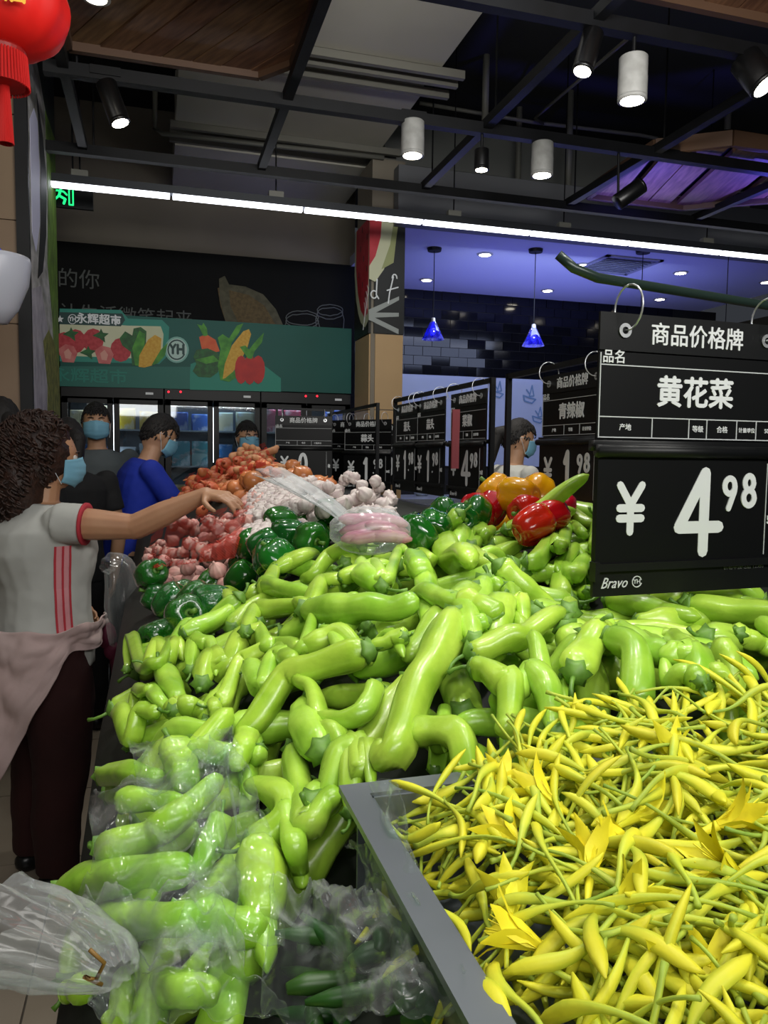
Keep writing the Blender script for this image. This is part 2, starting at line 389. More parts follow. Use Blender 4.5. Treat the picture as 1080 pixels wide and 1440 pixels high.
m = MB(); lf = mat('leaf_white', '#9fa5a0', .6)
m.poly([(.0, .18), (.25, .3), (.25, .27), (.06, .16), (.25, .17), (.25, .14), (.05, .12), (.25, .04), (.25, .0), (.0, .1)], .001, Mf); m.build('leaf_print', lf, cl)
m = MB(); m.stroke(arc(.04, .3, .025, .03, 60, 330, 8), .01, .003, Mf, 6); m.stroke([(.065, .42), (.06, .3), (.08, .27)], .01, .003, Mf, 6)
m.stroke([(.2, .45), (.17, .32), (.16, .24)], .01, .003, Mf, 6); m.stroke([(.15, .34), (.24, .37)], .01, .003, Mf, 6); m.stroke(arc(.21, .44, .02, .03, 0, 180, 5), .01, .003, Mf, 6)
m.build('script_lettering', white_ink, cl)
m = MB()
for i in range(4): m.stroke([(.3+i*.04, .05+i*.05), (.36+i*.03, .2+i*.05), (.33+i*.03, .26+i*.04)], .009, .003, Ms, 6)
m.build('script_lettering', white_ink, cl)
# ---- left column with brown panels and tall printed panel on its aisle face
lc = MB().box((-1.285, 5.0, 2.3), (1.2, 1.2, 4.6)).build('wall_pillar', mat('pillar_brown', '#6d5a45', .7)); struct(lc, 'brown panelled pillar at the left')
bp_ = mat('pillar_panel', '#7e6850', .5, col2='#766048', scale=2, rnd=.05)
for k in range(8):
    for j in range(3):
        MB().box((-1.67+.4*j, 4.394, .3+k*.52), (.394, .014, .514)).build('panel', bp_, lc)
pn = empty('poster_panel', (-.62, 5.0, 0)); tag(pn, 'tall printed photo panel on the side of the brown pillar', 'poster')
MB().box((-.025, 0, 2.0), (.05, 1.2, 3.9)).build('board', mat('poster_photo_grey', '#c8c4c2', .6, col2='#84857c', scale=5, stretch=(1, 1, 2)), pn)
MB().box((-.02, -.62, 2.0), (.06, .04, 3.9)).build('edge_strip', black_metal, pn)
Mp = T((.001, -.6, 0)) @ RZ(PI/2)   # local x runs away from the camera, z up, faces +X
def pflat(pts, m, name, th): MB().poly(pts, th, Mp).build(name, m, pn)
gsh = mat('photo_green', '#4c6228', .6, col2='#74983a', scale=22, stretch=(1, 1, .4))
pflat([(0, 3.95), (1.2, 3.95), (1.2, 3.5), (.9, 3.45), (.5, 3.62), (0, 3.7)], mat('photo_dark_green', '#1a2418', .6), 'printed_foliage', .001)
pflat([(.12, 3.2), (.28, 3.32), (.4, 3.3), (.45, 3.05), (.42, 2.75), (.25, 2.55), (.12, 2.62)], mat('photo_lilac', '#d8d8f0', .6), 'printed_blossom', .002)
pflat([(.4, 3.45), (.62, 3.3), (.75, 3.1), (.68, 2.75), (.5, 2.5), (.3, 2.42), (.45, 2.75), (.5, 3.1)], mat('photo_black', '#101210', .6), 'printed_shadow', .0015)
pflat([(.75, 3.5), (1.2, 3.5), (1.2, 1.75), (1.0, 1.9), (.9, 2.3), (.72, 2.6), (.8, 3.0)], gsh, 'printed_asparagus', .002)
pflat([(.0, 2.3), (.4, 2.4), (.8, 2.1), (1.1, 1.8), (1.1, 1.45), (0, 1.5)], mat('photo_lavender_grey', '#c0bac2', .6, col2='#98929c', scale=9), 'printed_cloth', .0012)
dil = mat('photo_dill', '#5c6030', .7, col2='#909048', scale=18)
pflat([(.45, 2.1), (.7, 2.2), (1.0, 2.15), (1.2, 2.0), (1.2, 1.52), (.9, 1.5), (.55, 1.62), (.6, 1.85)], dil, 'printed_dill', .0025)
pflat([(0, 1.5), (1.2, 1.5), (1.2, .1), (0, .1)], blk, 'printed_black_band', .003)
text('Fresh Fi', .30, 'script_lettering', white_ink, pn, T((.006, .0, 1.38)) @ RZ(PI/2), sx=.7, shear=.3)
# ================================================================== CEILING GRID
g = empty('track_grid', (1.2, 4.0, 3.3)); tag(g, 'black square-tube track grid hung under the ceiling', 'track')
g0 = Vector((1.2, 4.0, 3.3))
for (y, za, zb_) in ((1.95, 0, 0), (3.0, 0, 0), (4.13, 0, 0), (5.17, 0, 0)):
    MB().bar(Vector((-.5 if y < 5 else -.75, y, 3.3))-g0, Vector((5.6, y, 3.3))-g0, .055, .06).build('rail', black_metal, g)
for x in (-.41, .67, 1.79, 2.9, 4.0):
    MB().bar(Vector((x, 1.6, 3.32))-g0, Vector((x, 5.17, 3.32))-g0, .05, .05).build('rail', black_metal, g)
for (x, y) in ((-.41, 4.13), (.67, 3.0), (1.79, 4.13), (1.79, 5.17), (2.9, 4.13), (-.41, 5.17), (2.9, 5.17)):
    MB().cyl(Vector((x+.06, y, 3.3))-g0, Vector((x+.06, y, 4.58))-g0, .006, n=6).build('hanging_wire', black_metal, g)
# LED strip
ls = empty('led_strip', (0, 5.39, 3.15)); tag(ls, 'long white linear light hanging across the aisle', 'light')
led_m = mat('led_white', '#f2f5ff', .5, emit=5)
hs_m = mat('led_housing', '#34373b', .5, .4)
MB().box((2.2, 0, .035), (5.9, .07, .05)).build('housing', hs_m, ls)
xs = [-.75, .11, .99, 1.86, 2.72, 3.58, 4.44, 5.2]
for i in range(7): MB().box(((xs[i]+xs[i+1])/2, -.005, 0), (xs[i+1]-xs[i]-.02, .05, .03)).build('diffuser', led_m, ls)
for x in (-.45, .8, 2.1, 3.0, 4.3):
    MB().cyl((x, 0, .06), (x, 0, 1.43), .005, n=6).build('hanging_wire', black_metal, ls)
    MB().box((x, 0, .08), (.1, .05, .04)).build('clip', pipe_m, ls)
# ---- wood plank panels
wood = mat('plank_wood', '#7a5a3e', .55, col2='#573c28', scale=5, stretch=(1, 9, 9), rnd=.22, bump=.1)
def clip_poly(poly, n, c, keep=1):
    out = []
    for i in range(len(poly)):
        a = poly[i]; b = poly[(i+1) % len(poly)]
        da = (a[0]*n[0]+a[1]*n[1]-c)*keep; db = (b[0]*n[0]+b[1]*n[1]-c)*keep
        if da >= 0: out.append(a)
        if da*db < 0: t = da/(da-db); out.append((a[0]+(b[0]-a[0])*t, a[1]+(b[1]-a[1])*t))
    return out
def wood_cloud(label, poly, z, ang, pw, gap, every=0, wide=.05):
    cx = sum(p[0] for p in poly)/len(poly); cy = sum(p[1] for p in poly)/len(poly)
    e = empty('wood_panel', (cx, cy, z)); tag(e, label, 'ceiling panel')
    poly = [(p[0]-cx, p[1]-cy) for p in poly]; n = (-math.sin(ang), math.cos(ang)); k = 0
    c = -2.2
    while c < 2.2:
        q = clip_poly(clip_poly(poly, n, c, 1), n, c+pw, -1)
        if len(q) >= 3:
            b = MB(); kk = len(q); dz = random.uniform(-.006, .006)
            a2 = sum(q[i][0]*q[(i+1) % kk][1]-q[(i+1) % kk][0]*q[i][1] for i in range(kk))
            if a2 < 0: q = q[::-1]
            R = Matrix.Rotation(-ang, 3, 'Z')
            vs = [R @ Vector((x, y, dz)) for x, y in q]+[R @ Vector((x, y, dz+.03)) for x, y in q]
            b.add(vs, [tuple(range(kk-1, -1, -1)), tuple(range(kk, 2*kk))]+[(i, (i+1) % kk, (i+1) % kk+kk, i+kk) for i in range(kk)])
            b.build('plank', wood, e, M=RZ(ang))
        k += 1; c += pw+(wide if every and k % every == 0 else gap)
    b = MB(); kk = len(poly)
    for i in range(kk):
        p, r = poly[i], poly[(i+1) % kk]; b.bar((p[0], p[1], .01), (r[0], r[1], .01), .035, .09)
    b.build('frame', mat('plank_frame', '#4c3524', .6), e)
    if every:
        bb = MB(); vs = [(x*.97, y*.97, .06) for x, y in poly]; bb.add(vs+[(v[0], v[1], .075) for v in vs], [tuple(range(kk)), tuple(range(kk, 2*kk))])
        bb.build('backing', black_metal, e)
wood_cloud('brown planked ceiling panel over the left aisle', [(-.38, 2.3), (.66, 2.3), (.66, 3.9), (.52, 4.08), (-.38, 4.08)], 3.4, math.radians(-62), .12, .006)
wood_cloud('brown planked ceiling panel at the top right corner', [(1.45, 2.2), (3.3, 2.2), (3.3, 2.93), (1.55, 2.93)], 3.42, math.radians(80), .17, .01, 2, .06)
wood_cloud('planked ceiling panel lit blue, beside the track at the right', [(3.0, 5.05), (2.95, 4.2), (3.3, 3.95), (4.9, 3.95), (4.6, 4.5), (3.8, 5.05)], 3.36, math.radians(72), .17, .01, 2, .06)
light('SPOT', (3.25, 4.7, 2.7), 90, (.12, .1, 1), (3.3, 4.7, 3.4), .04, 100, 1)
light('SPOT', (4.15, 4.5, 2.7), 110, (.12, .1, 1), (4.1, 4.4, 3.4), .04, 100, 1)
# ---- spotlights
glow = mat('lamp_glow', '#fff6e0', .5, emit=22)
def spot(px, py, d, r, L, colm, tilt, tdir, label, z_rail=3.3, power=30, ringm=None):
    """px,py = centre of the glowing mouth"""
    q = PY(px, py, d); e = empty('spotlight', q); tag(e, label, 'spotlight')
    ax = Matrix.Rotation(tdir, 3, 'Z') @ Matrix.Rotation(tilt, 3, 'Y') @ Vector((0, 0, 1))
    b = MB(); o = Vector((0, 0, 0))
    b.tube([o-ax*.0, o+ax*.004, o+ax*L*.5, o+ax*L*.5+ax*.004, o+ax*L*.97, o+ax*L], [r*.99, r, r, r*.985, r*.985, r*.9], 20)
    b.build('housing', colm, e, True)
    MB().tube([o-ax*.012, o+ax*.004], [r*1.0, r*1.0], 20).build('rim', ringm or colm, e, True)
    MB().tube([o-ax*.014, o-ax*.011], [r*.8, r*.8], 20).build('lens', glow, e)
    top = o+ax*L; zr = z_rail-q.z
    b = MB(); b.cyl(top-ax*.01, (top.x, top.y, max(zr, top.z+.02)), .008, n=8); b.build('stem', black_metal, e)
    MB().box((top.x, top.y, max(zr, top.z+.02)+.01), (.14, .05, .04)).build('mount', black_metal, e)
    light('SPOT', q-ax*.03, power, (1, .95, .86), q-ax*2, .04, 65, .8)
whs = mat('spot_white', '#a9a9a6', .4, col2='#989894', scale=20)
bls = mat('spot_black', '#0b0b0c', .35)
spot(168, 170, 4.1, .05, .19, bls, -.35, -.3, 'black spotlight tilted right under the planked panel at the left')
spot(820, 97, 3.0, .045, .17, bls, .3, .2, 'black spotlight tilted left at the top, brightest of the black ones')
spot(889, 138, 3.0, .062, .17, whs, 0, 0, 'largest white cylinder spotlight, right of the black tilted one', 3.3)
spot(580, 216, 4.13, .064, .17, whs, 0, 0, 'white cylinder spotlight at the left end, before the pale duct edge')
spot(762, 244, 4.13, .064, .17, whs, 0, 0, 'white cylinder spotlight hanging lowest, right of the small round spot')
spot(677, 236, 4.13, .042, .10, bls, 0, 0, 'small dark spotlight with a bright round lens between two white ones')
spot(1075, 118, 2.95, .07, .16, bls, .6, 2.2, 'black spotlight cut by the right edge of the photo', power=5)
spot(900, 262, 4.1, .05, .17, bls, 2.2, 2.9, 'black spotlight turned up against the blue lit planked panel', power=3)
q = PZ(135, -6, 3.38); e = empty('downlight', q); tag(e, 'small recessed light in the left planked panel at the top edge', 'light')
MB().lathe([(.05, 0), (.06, -.012), (.045, -.014), (.045, -.004), (0, -.004)], n=20).build('trim', whs, e)
MB().lathe([(.044, -.006), (0, -.006)], n=20).build('lens', glow, e)
# exit sign
q = PY(103, 276, 5.9); e = empty('exit_sign', q); tag(e, 'dark hanging emergency sign with a glowing green running figure', 'sign')
MB().box((0, 0, 0), (.26, .03, .17)).build('box', black_plastic, e)
gx = mat('exit_green', '#1fe07a', .5, emit=1.6)
m = MB(); s = .055; M = T((-.08, -.017, 0))
m.stroke([(.01, .05)], .03, .002, M); m.stroke([(0, .03), (-.01, -.01), (.03, -.03), (.02, -.06)], .016, .002, M); m.stroke([(-.01, -.01), (-.04, -.04), (-.055, -.04)], .014, .002, M)
m.stroke([(-.045, .0), (-.03, .025), (.02, .02), (.04, -.0)], .012, .002, M); m.stroke([(.055, -.065), (.055, .06), (-.05, .06)], .01, .002, M); m.stroke([(.06, -.065), (.08, -.065), (.08, .065), (.04, .065)], .01, .002, M)
m.build('running_figure', gx, e)
MB().cyl((0, 0, .08), (0, 0, 1.6), .006, n=6).build('hanging_rod', black_metal, e)
# ---- blue pendants and downlights of the counter area
pglass = film('blue_glass', '#5a5cff', .25, .7, .1, 0, 5, .1)
bulb = mat('blue_bulb', '#7d8cff', .5, emit=14)
for (px, py, cy, d, label) in ((609, 468, 352, 6.9, 'left cone-shaped pendant lamp of blue glass before the black tiles'),
                        (750, 477, 365, 6.9, 'right cone-shaped pendant lamp of blue glass before the black tiles'),
                        (899, 500, 379, 6.9, 'pendant lamp whose canopy shows above the big price sign, shade behind the sign'),
                        (1018, 505, 391, 6.9, 'rightmost pendant lamp, canopy near the right edge of the blue ceiling')):
    q = P(px, py, d); e = empty('pendant_lamp', q); tag(e, label, 'lamp')
    MB().lathe([(.02, .1), (.03, .09), (.1, -.06), (.098, -.06), (.026, .088)], n=24).build('shade', pglass, e, True)
    MB().ell((0, 0, .015), (.024, .024, .034), 12, 8).build('bulb', bulb, e, True)
    MB().tube([(0, 0, .09), (0, 0, .13), (0, 0, .135)], [.022, .018, .006], 12).build('socket', chrome, e)
    zt_ = 3.31-q.z
    MB().cyl((0, 0, .13), (0, 0, zt_), .004, n=6).build('cord', black_metal, e)
    MB().lathe([(0, zt_-.03), (.06, zt_-.028), (.065, zt_), (0, zt_)], n=20).build('canopy', black_metal, e)
    light('POINT', q+Vector((0, 0, -.03)), 3, (.2, .25, 1), size=.03)
dtrim = MB().lathe([(.0, 0), (.07, 0), (.075, -.006), (.055, -.012), (.0, -.012)], n=20).mesh('trim', whs)
dlens = MB().lathe([(.052, -.0125), (0, -.0125)], n=20).mesh('lens', glow)
for k, (px, py) in enumerate(((682, 357), (600, 393), (770, 408), (819, 372), (957, 383), (928, 420), (1078, 396))):
    q = PZ(px, py, 3.31); e = empty('downlight', q)
    tag(e, ('round recessed ceiling light highest in the blue ceiling, between the two blue lamps', 'round recessed ceiling light nearest the left blue lamp', 'round recessed ceiling light beside the right blue lamp',
            'round recessed ceiling light left of the square air vent', 'round recessed ceiling light right of the square air vent', 'round recessed ceiling light just above the big price sign', 'round recessed ceiling light at the right edge of the blue ceiling')[k], 'light', 'recessed lights in the blue ceiling')
    place('trim', dtrim, e); place('lens', dlens, e)
    light('SPOT', q+Vector((0, 0, -.03)), 14, (.9, .92, 1), q-Vector((0, 0, 2)), .05, 110, .9)
light('AREA', (3.9, 7.1, 2.3), 15, (.22, .24, 1), (3.9, 7.1, 3.4), 2.6, sy=1.6)
light('AREA', (3.6, 6.2, 2.9), 14, (.55, .65, 1), (3.7, 8.2, 1.9), 2.0, sy=.5)
# ================================================================== lantern and white fixture at the left
redf = mat('lantern_red', '#d8160f', .55, col2='#b50d0a', scale=6, emit=.12)
q = P(2, 8, 2.3); e = empty('red_lantern', q); tag(e, 'red pleated festival lantern with gold band and tassels at the top left', 'lantern')
pr = [(.06+.13*math.sin(PI*(i/16)), .125*math.cos(PI*(i/16))) for i in range(17)]
MB().lathe(pr, n=60, fn=lambda t, a: 1+.02*math.cos(12*a)).build('body', redf, e, True)
MB().lathe([(.0, -.118), (.062, -.118), (.066, -.13), (.06, -.15), (.0, -.15)], n=24).build('collar', mat('lantern_collar', '#8f120e', .5), e)
text('福', .07, 'gold_character', mat('gold_ink', '#d8a63a', .35, .6), e, T((.06, -.19, -.05)) @ Matrix.Rotation(.25, 4, 'X'), bold=.02)
m = MB()
for k in range(48):
    a = 2*PI*k/48; r = .066; m.tube([(r*math.cos(a), r*math.sin(a), -.14), (r*math.cos(a)*1.1, r*math.sin(a)*1.1, -.235)], .0032, 5)
m.cyl((0, 0, -.14), (0, 0, -.23), .062, n=20)
m.build('fringe', mat('fringe_red', '#c2100c', .7), e)
m = MB()
for k in range(26):
    a = 2*PI*k/26; m.tube([(.004+.01*math.cos(a), .01*math.sin(a), -.23), (.004+.02*math.cos(a), .02*math.sin(a), -.4)], .003, 5)
m.build('tassel', MATS['fringe_red'], e)
MB().cyl((0, 0, .12), (0, 0, 1.9), .004, n=6).build('cord', black_metal, e)
q = P(-8, 405, 3.0); e = empty('wall_lamp', q); tag(e, 'white tapered plastic light fixture with a blue clip at the left edge', 'lamp')
MB().lathe([(.0, -.14), (.045, -.135), (.085, -.08), (.125, .02), (.135, .1), (.13, .12), (.06, .125), (0, .125)], n=28).build('shade', mat('white_shade', '#b9bcc8', .35), e, True)
MB().tube([(-.02+.05*math.cos(t*PI/8), 0, .12+.045*math.sin(t*PI/8)) for t in range(9)], .009, 8).build('clip', mat('clip_blue', '#2638d8', .4), e, True)
MB().cyl((-.02, 0, .14), (-.02, 0, 1.9), .004, n=6).build('cord', black_metal, e)
# ================================================================== FREEZERS AND HEADER
teal = mat('header_teal', '#085c52', .5, col2='#075248', scale=1, spec=.3)
fz_m = mat('freezer_black', '#08090a', .45, spec=.3)
hd = empty('freezer_header', (.46, 6.6, 2.28)); tag(hd, 'teal green printed banner box above the freezers with fruit and vegetables', 'sign')
MB().box((0, .45, 0), (2.36, .9, .56)).build('box', teal, hd)
H0 = Vector((.46, 6.6, 2.28))
def hp(px, py, dy=0):
    q = PY(px, py, 6.6-dy)-H0; return (q.x, q.z)
Mh = T((0, -.001, 0))
def flat(pts, name, m, th=.001, par=hd, M=Mh): return MB().poly([hp(*p) for p in pts], th, M).build(name, m, par)
inkm = lambda n, c, c2=None, s=14: mat('ink_'+n, c, .55, col2=c2, scale=s)
lteal = inkm('light_teal', '#1f8c7a'); cream = inkm('cream', '#c9cfa6', '#d8d8b8', 3); gr1 = inkm('leaf', '#2e7d1c', '#54a62c'); gr2 = inkm('dark_leaf', '#124a1c', '#1f6a2a', 30)
cornm = inkm('corn', '#d19a1e', '#dcb03a', 60); ber = inkm('berry', '#b0202c', '#c43a40', 40); pal = inkm('berry_cut', '#c85a5a', '#d88078'); orn = inkm('carrot', '#d8501c', '#e0682c'); redp = inkm('red_pepper', '#b31410', '#cc2418', 8)
flat([(84, 515), (300, 516), (300, 548), (84, 543)], 'shelf_print', inkm('teal_dark', '#0d6a5c'))
flat([(84, 434), (170, 436), (180, 448), (228, 450), (238, 460), (236, 500), (224, 512), (84, 508)], 'frame_print', lteal, .0015)
flat([(84, 452), (180, 458), (226, 459), (230, 470), (228, 500), (218, 505), (84, 500)], 'picture_ground', cream, .002)
flat([(84, 439), (172, 441), (176, 450), (170, 459), (84, 456)], 'name_plate', inkm('plate', '#0b3d3a'), .003)
for (x, y) in ((90, 484), (106, 480), (131, 479), (170, 492)):
    flat(arc(x, y, 15, 17, 0, 330, 11), 'strawberry_print', ber, .0025+.0001*(x % 7))
for (x, y) in ((96, 497), (147, 499)):
    flat([(x-14, y-6), (x-4, y-13), (x+8, y-10), (x+13, y), (x+8, y+13), (x-8, y+12)], 'cut_berry_print', pal, .004)
    flat([(x-6, y-2), (x, y-7), (x+5, y), (x+3, y+8), (x-4, y+7)], 'cut_berry_core', inkm('berry_core', '#e0a090'), .0045)
for (x, y) in ((100, 468), (142, 470), (124, 494)):
    flat([(x-12, y+2), (x-2, y-3), (x, y-8), (x+3, y-2), (x+11, y-1), (x+5, y+4), (x+6, y+12), (x-2, y+6)], 'berry_leaf', gr2, .005)
flat([(168, 476), (176, 466), (186, 472), (188, 462), (198, 460), (206, 466), (205, 490), (198, 512), (186, 514), (184, 495), (172, 486)], 'leaf_greens', gr2, .005)
flat([(190, 514), (186, 490), (196, 465), (204, 470), (202, 500), (200, 515)], 'leaf_stalk', gr1, .0055)
flat([(195, 516), (196, 500), (208, 478), (218, 471), (227, 476), (226, 494), (214, 514), (203, 517)], 'corn_print', cornm, .006)
flat([(213, 514), (226, 492), (236, 482), (232, 500), (222, 511)], 'husk_print', gr1, .0065)
flat(arc(248.5, 492, 17, 18.5, 0, 350, 23), 'logo_disc', inkm('logo_pale', '#7fb8aa'), .006)
flat(arc(248.5, 492, 14.5, 16, 0, 350, 23), 'logo_disc_inner', inkm('logo_inner', '#b6d2c8'), .0065)
m = MB(); m.stroke([hp(*p) for p in arc(248.5, 492, 12.2, 13.5, 30, 330, 16)], .011, .0075, Mh, 6); m.build('logo_ring', inkm('logo_dark', '#0e3f3a'), hd)
c_ = hp(249, 492); text('YH', .115, 'logo_letters', MATS['ink_logo_dark'], hd, T((c_[0], -.009, c_[1])), bold=.03, sx=.8)
c_ = hp(139, 450); text('永辉超市', .085, 'name_lettering', white_ink, hd, T((c_[0], -.005, c_[1])), bold=.02)
c_ = hp(102, 449); text('YH', .05, 'logo_letters', white_ink, hd, T((c_[0], -.005, c_[1])), bold=.02, sx=.8)
m = MB(); m.stroke([hp(*p) for p in arc(102, 449, 6, 6.6, 30, 330, 12)], .005, .005, Mh, 6); m.build('logo_ring', white_ink, hd)
for (x, y) in ((84.5, 449), (163.5, 452)):
    st = []
    for i in range(10):
        a = -PI/2+i*PI/5; r = 5.5 if i % 2 == 0 else 2.4; st.append((x+r*math.cos(a), y+r*math.sin(a)))
    flat(st, 'star_print', white_ink, .005)
c_ = hp(130, 530); text('永辉超市', .12, 'faded_lettering', inkm('teal_faint', '#14806f'), hd, T((c_[0]-.02, -.004, c_[1])), bold=.01, sx=1.2)
# right vegetable group
flat([(267, 532), (268, 512), (300, 500), (360, 505), (395, 532), (395, 551), (267, 548)], 'ground_print', inkm('ground_teal', '#168a74'), .0012)
flat([(280, 474), (290, 470), (303, 478), (309, 494), (300, 496), (284, 492)], 'carrot_print', orn, .004)
flat([(286, 473), (281, 462), (277, 456), (284, 458), (286, 454), (291, 462), (292, 472)], 'carrot_top', gr1, .0045)
flat([(272, 502), (276, 492), (292, 490), (306, 496), (310, 508), (306, 524), (296, 531), (279, 530), (271, 522), (276, 512)], 'leafy_print', gr2, .005)
flat([(274, 506), (300, 500), (308, 508), (290, 512)], 'leaf_light', gr1, .0055)
flat([(310, 535), (306, 515), (310, 490), (306, 475), (313, 470), (322, 476), (333, 458), (342, 455), (336, 468), (326, 482), (320, 505), (316, 534)], 'husk_print', gr1, .006)
flat([(313, 533), (316, 512), (326, 486), (342, 466), (350, 463), (353, 470), (348, 488), (336, 512), (322, 530)], 'corn_print', cornm, .0065)
flat([(313, 535), (326, 524), (338, 516), (334, 530), (322, 537)], 'husk_print', gr1, .007)
for i, (x, w) in enumerate(((338, 9), (362, 9.5), (350, 9))):
    flat(arc(x+1, 520, w, 20 if i < 2 else 21, 0, 330, 11), 'pepper_lobe', redp, .0075+.0004*i)
flat([(348, 504), (340, 492), (337, 488), (345, 486), (350, 492), (356, 484), (364, 475), (371, 468), (368, 482), (358, 494), (354, 505)], 'pepper_stalk', gr1, .0095)
# freezers: three double door units
fr_glass = film('freezer_glass', '#dfe8ee', .12, .5, .03, 0, 5, .05)
shelf_m = mat('freezer_shelf', '#8a9096', .4, .3); in_m = mat('freezer_liner', '#5c646c', .5)
colors = ['#2f6fae', '#c4993c', '#a83250', '#d9c9a0', '#3c8a94', '#c9d4dc', '#8c3f2a', '#3a5fb0', '#e0c030']
pks = [mat('pack_%s' % c[1:], c, .35, col2='#d8dade', scale=14, lo=.5, hi=.75, rnd=.15) for c in colors]
pkm = [MB().box((0, 0, .075), (.15, .07, .15)).box((0, 0, .153), (.152, .01, .012)).mesh('package', p) for p in pks]
fl_light = mat('freezer_tube', '#eaf4ff', .5, emit=5)
for k in range(3):
    cx = -.33+k*.79; f = empty('glass_door_freezer', (cx, 6.9, 0))
    tag(f, ('black glass-door freezer behind the man in the grey shirt', 'black glass-door freezer behind the man in the blue t-shirt, blue packs inside', 'black glass-door freezer at the right end, behind the blank black price sign')[k], 'freezer', 'freezers along the back wall')
    b = MB(); b.box((0, .24, 1.0), (.78, .04, 2.0)); b.box((-.38, 0, 1.0), (.02, .5, 2.0)); b.box((.38, 0, 1.0), (.02, .5, 2.0)); b.box((0, 0, 1.97), (.78, .5, .06)); b.box((0, 0, .12), (.78, .5, .24))
    b.build('cabinet', fz_m, f)
    MB().box((0, .215, 1.1), (.74, .01, 1.7)).build('liner', in_m, f)
    MB().box((0, -.27, 1.94), (.78, .03, .1)).build('top_rail', fz_m, f)
    MB().box((.28, -.288, 1.945), (.06, .004, .018)).build('badge', white_ink, f)
    for j in (-1, 1):
        d = MB(); w = .385; x = j*.195
        for (bx, bz, sx, sz) in ((x-w/2+.022, 1.07, .044, 1.66), (x+w/2-.022, 1.07, .044, 1.66), (x, 1.88, w, .05), (x, .26, w, .05)): d.box((bx, -.27, bz), (sx, .03, sz))
        do = d.build('door', fz_m, f); MB().box((x, -.27, 1.07), (w-.08, .006, 1.6)).build('glass', fr_glass, do)
        MB().bar((x-j*w*.42, -.31, .9), (x-j*w*.42, -.31, 1.3), .018).build('handle', chrome, do)
    MB().bar((0, -.2, .3), (0, -.2, 1.85), .02).build('lamp_tube', fl_light, f)
    for r in range(5):
        z = .45+r*.3; MB().box((0, 0, z), (.74, .38, .012)).build('shelf', shelf_m, f)
        for c in range(4):
            place('package', pkm[(k*4+r*3+c//2*5) % 9], f, (-.27+c*.18+random.uniform(-.01, .01), -.14, z+.007), (0, 0, random.uniform(-.15, .15)), (1, 1, random.uniform(.8, 1.35)))
    light('AREA', (cx, 6.72, 1.88), .9 if k != 1 else 1.6, (.8, .9, 1) if k != 1 else (.35, .65, 1), (cx, 7.0, .8), .6, sy=.05)
for (px, py) in ((237, 551), (254, 551), (430, 557), (446, 557)):
    q = PY(px, py, 6.612); tag(MB().ell(q, (.008, .006, .008), 8, 6).build('indicator_light', mat('led_red', '#ff2030', .4, emit=4)), {237: 'tiny red indicator at the left under the banner, first', 254: 'tiny red indicator at the left under the banner, second', 430: 'tiny red indicator at the right under the banner, first', 446: 'tiny red indicator at the right under the banner, second'}[px], 'indicator')
# black panel prints on the back wall
gw = mat('grey_chalk', '#5e625e', .7)
def wtext(s, px, py, size, bold=0):
    q = PY(px, py, 7.48); text(s, size, 'wall_lettering', gw, bw, Matrix.Translation(q), bold=bold, align='LEFT')
wtext('的你', 80, 392, .18); wtext('让生活微笑起来……', 83, 440, .165)
def wf_(pts, name, m, th):
    P0 = [PY(x, y, 7.486) for x, y in pts]; MB().poly([(q.x, q.z) for q in P0], th, T((0, 7.486, 0))).build(name, m, bw)
wf_([(318, 455), (310, 430), (306, 405), (318, 402), (345, 408), (372, 425), (392, 456)], 'corn_print', mat('wall_corn', '#5a4a28', .7, col2='#6e5c36', scale=40), .001)
wf_([(308, 392), (316, 388), (322, 400), (345, 403), (370, 414), (388, 435), (398, 457), (388, 457), (372, 430), (350, 415), (322, 408), (324, 430), (336, 456), (318, 456), (309, 420)], 'husk_print', mat('wall_husk', '#4c4a34', .7, col2='#605c44', scale=20), .002)
m = MB()
for (x, y, w, h) in ((425, 447, 23, 10), (464, 436, 18, 8)):
    cs = [PY(px, py, 7.484) for px, py in [(x+w*math.cos(t*PI/10), y+h*math.sin(t*PI/10)) for t in range(21)]]
    for dz in (0, -.03): m.stroke([(c.x, c.z+dz+random.uniform(-.006, .006)) for c in cs], .008, .001, T((0, 7.484, 0)), 5)
    for sx in (-1, 1):
        c = PY(x+sx*w*.95, y+4, 7.484); m.stroke([(c.x, c.z), (c.x+sx*.02, c.z-.06), (c.x+sx*.01, c.z-.2)], .008, .001, T((0, 7.484, 0)), 5)
m.build('chalk_jars', gw, bw)
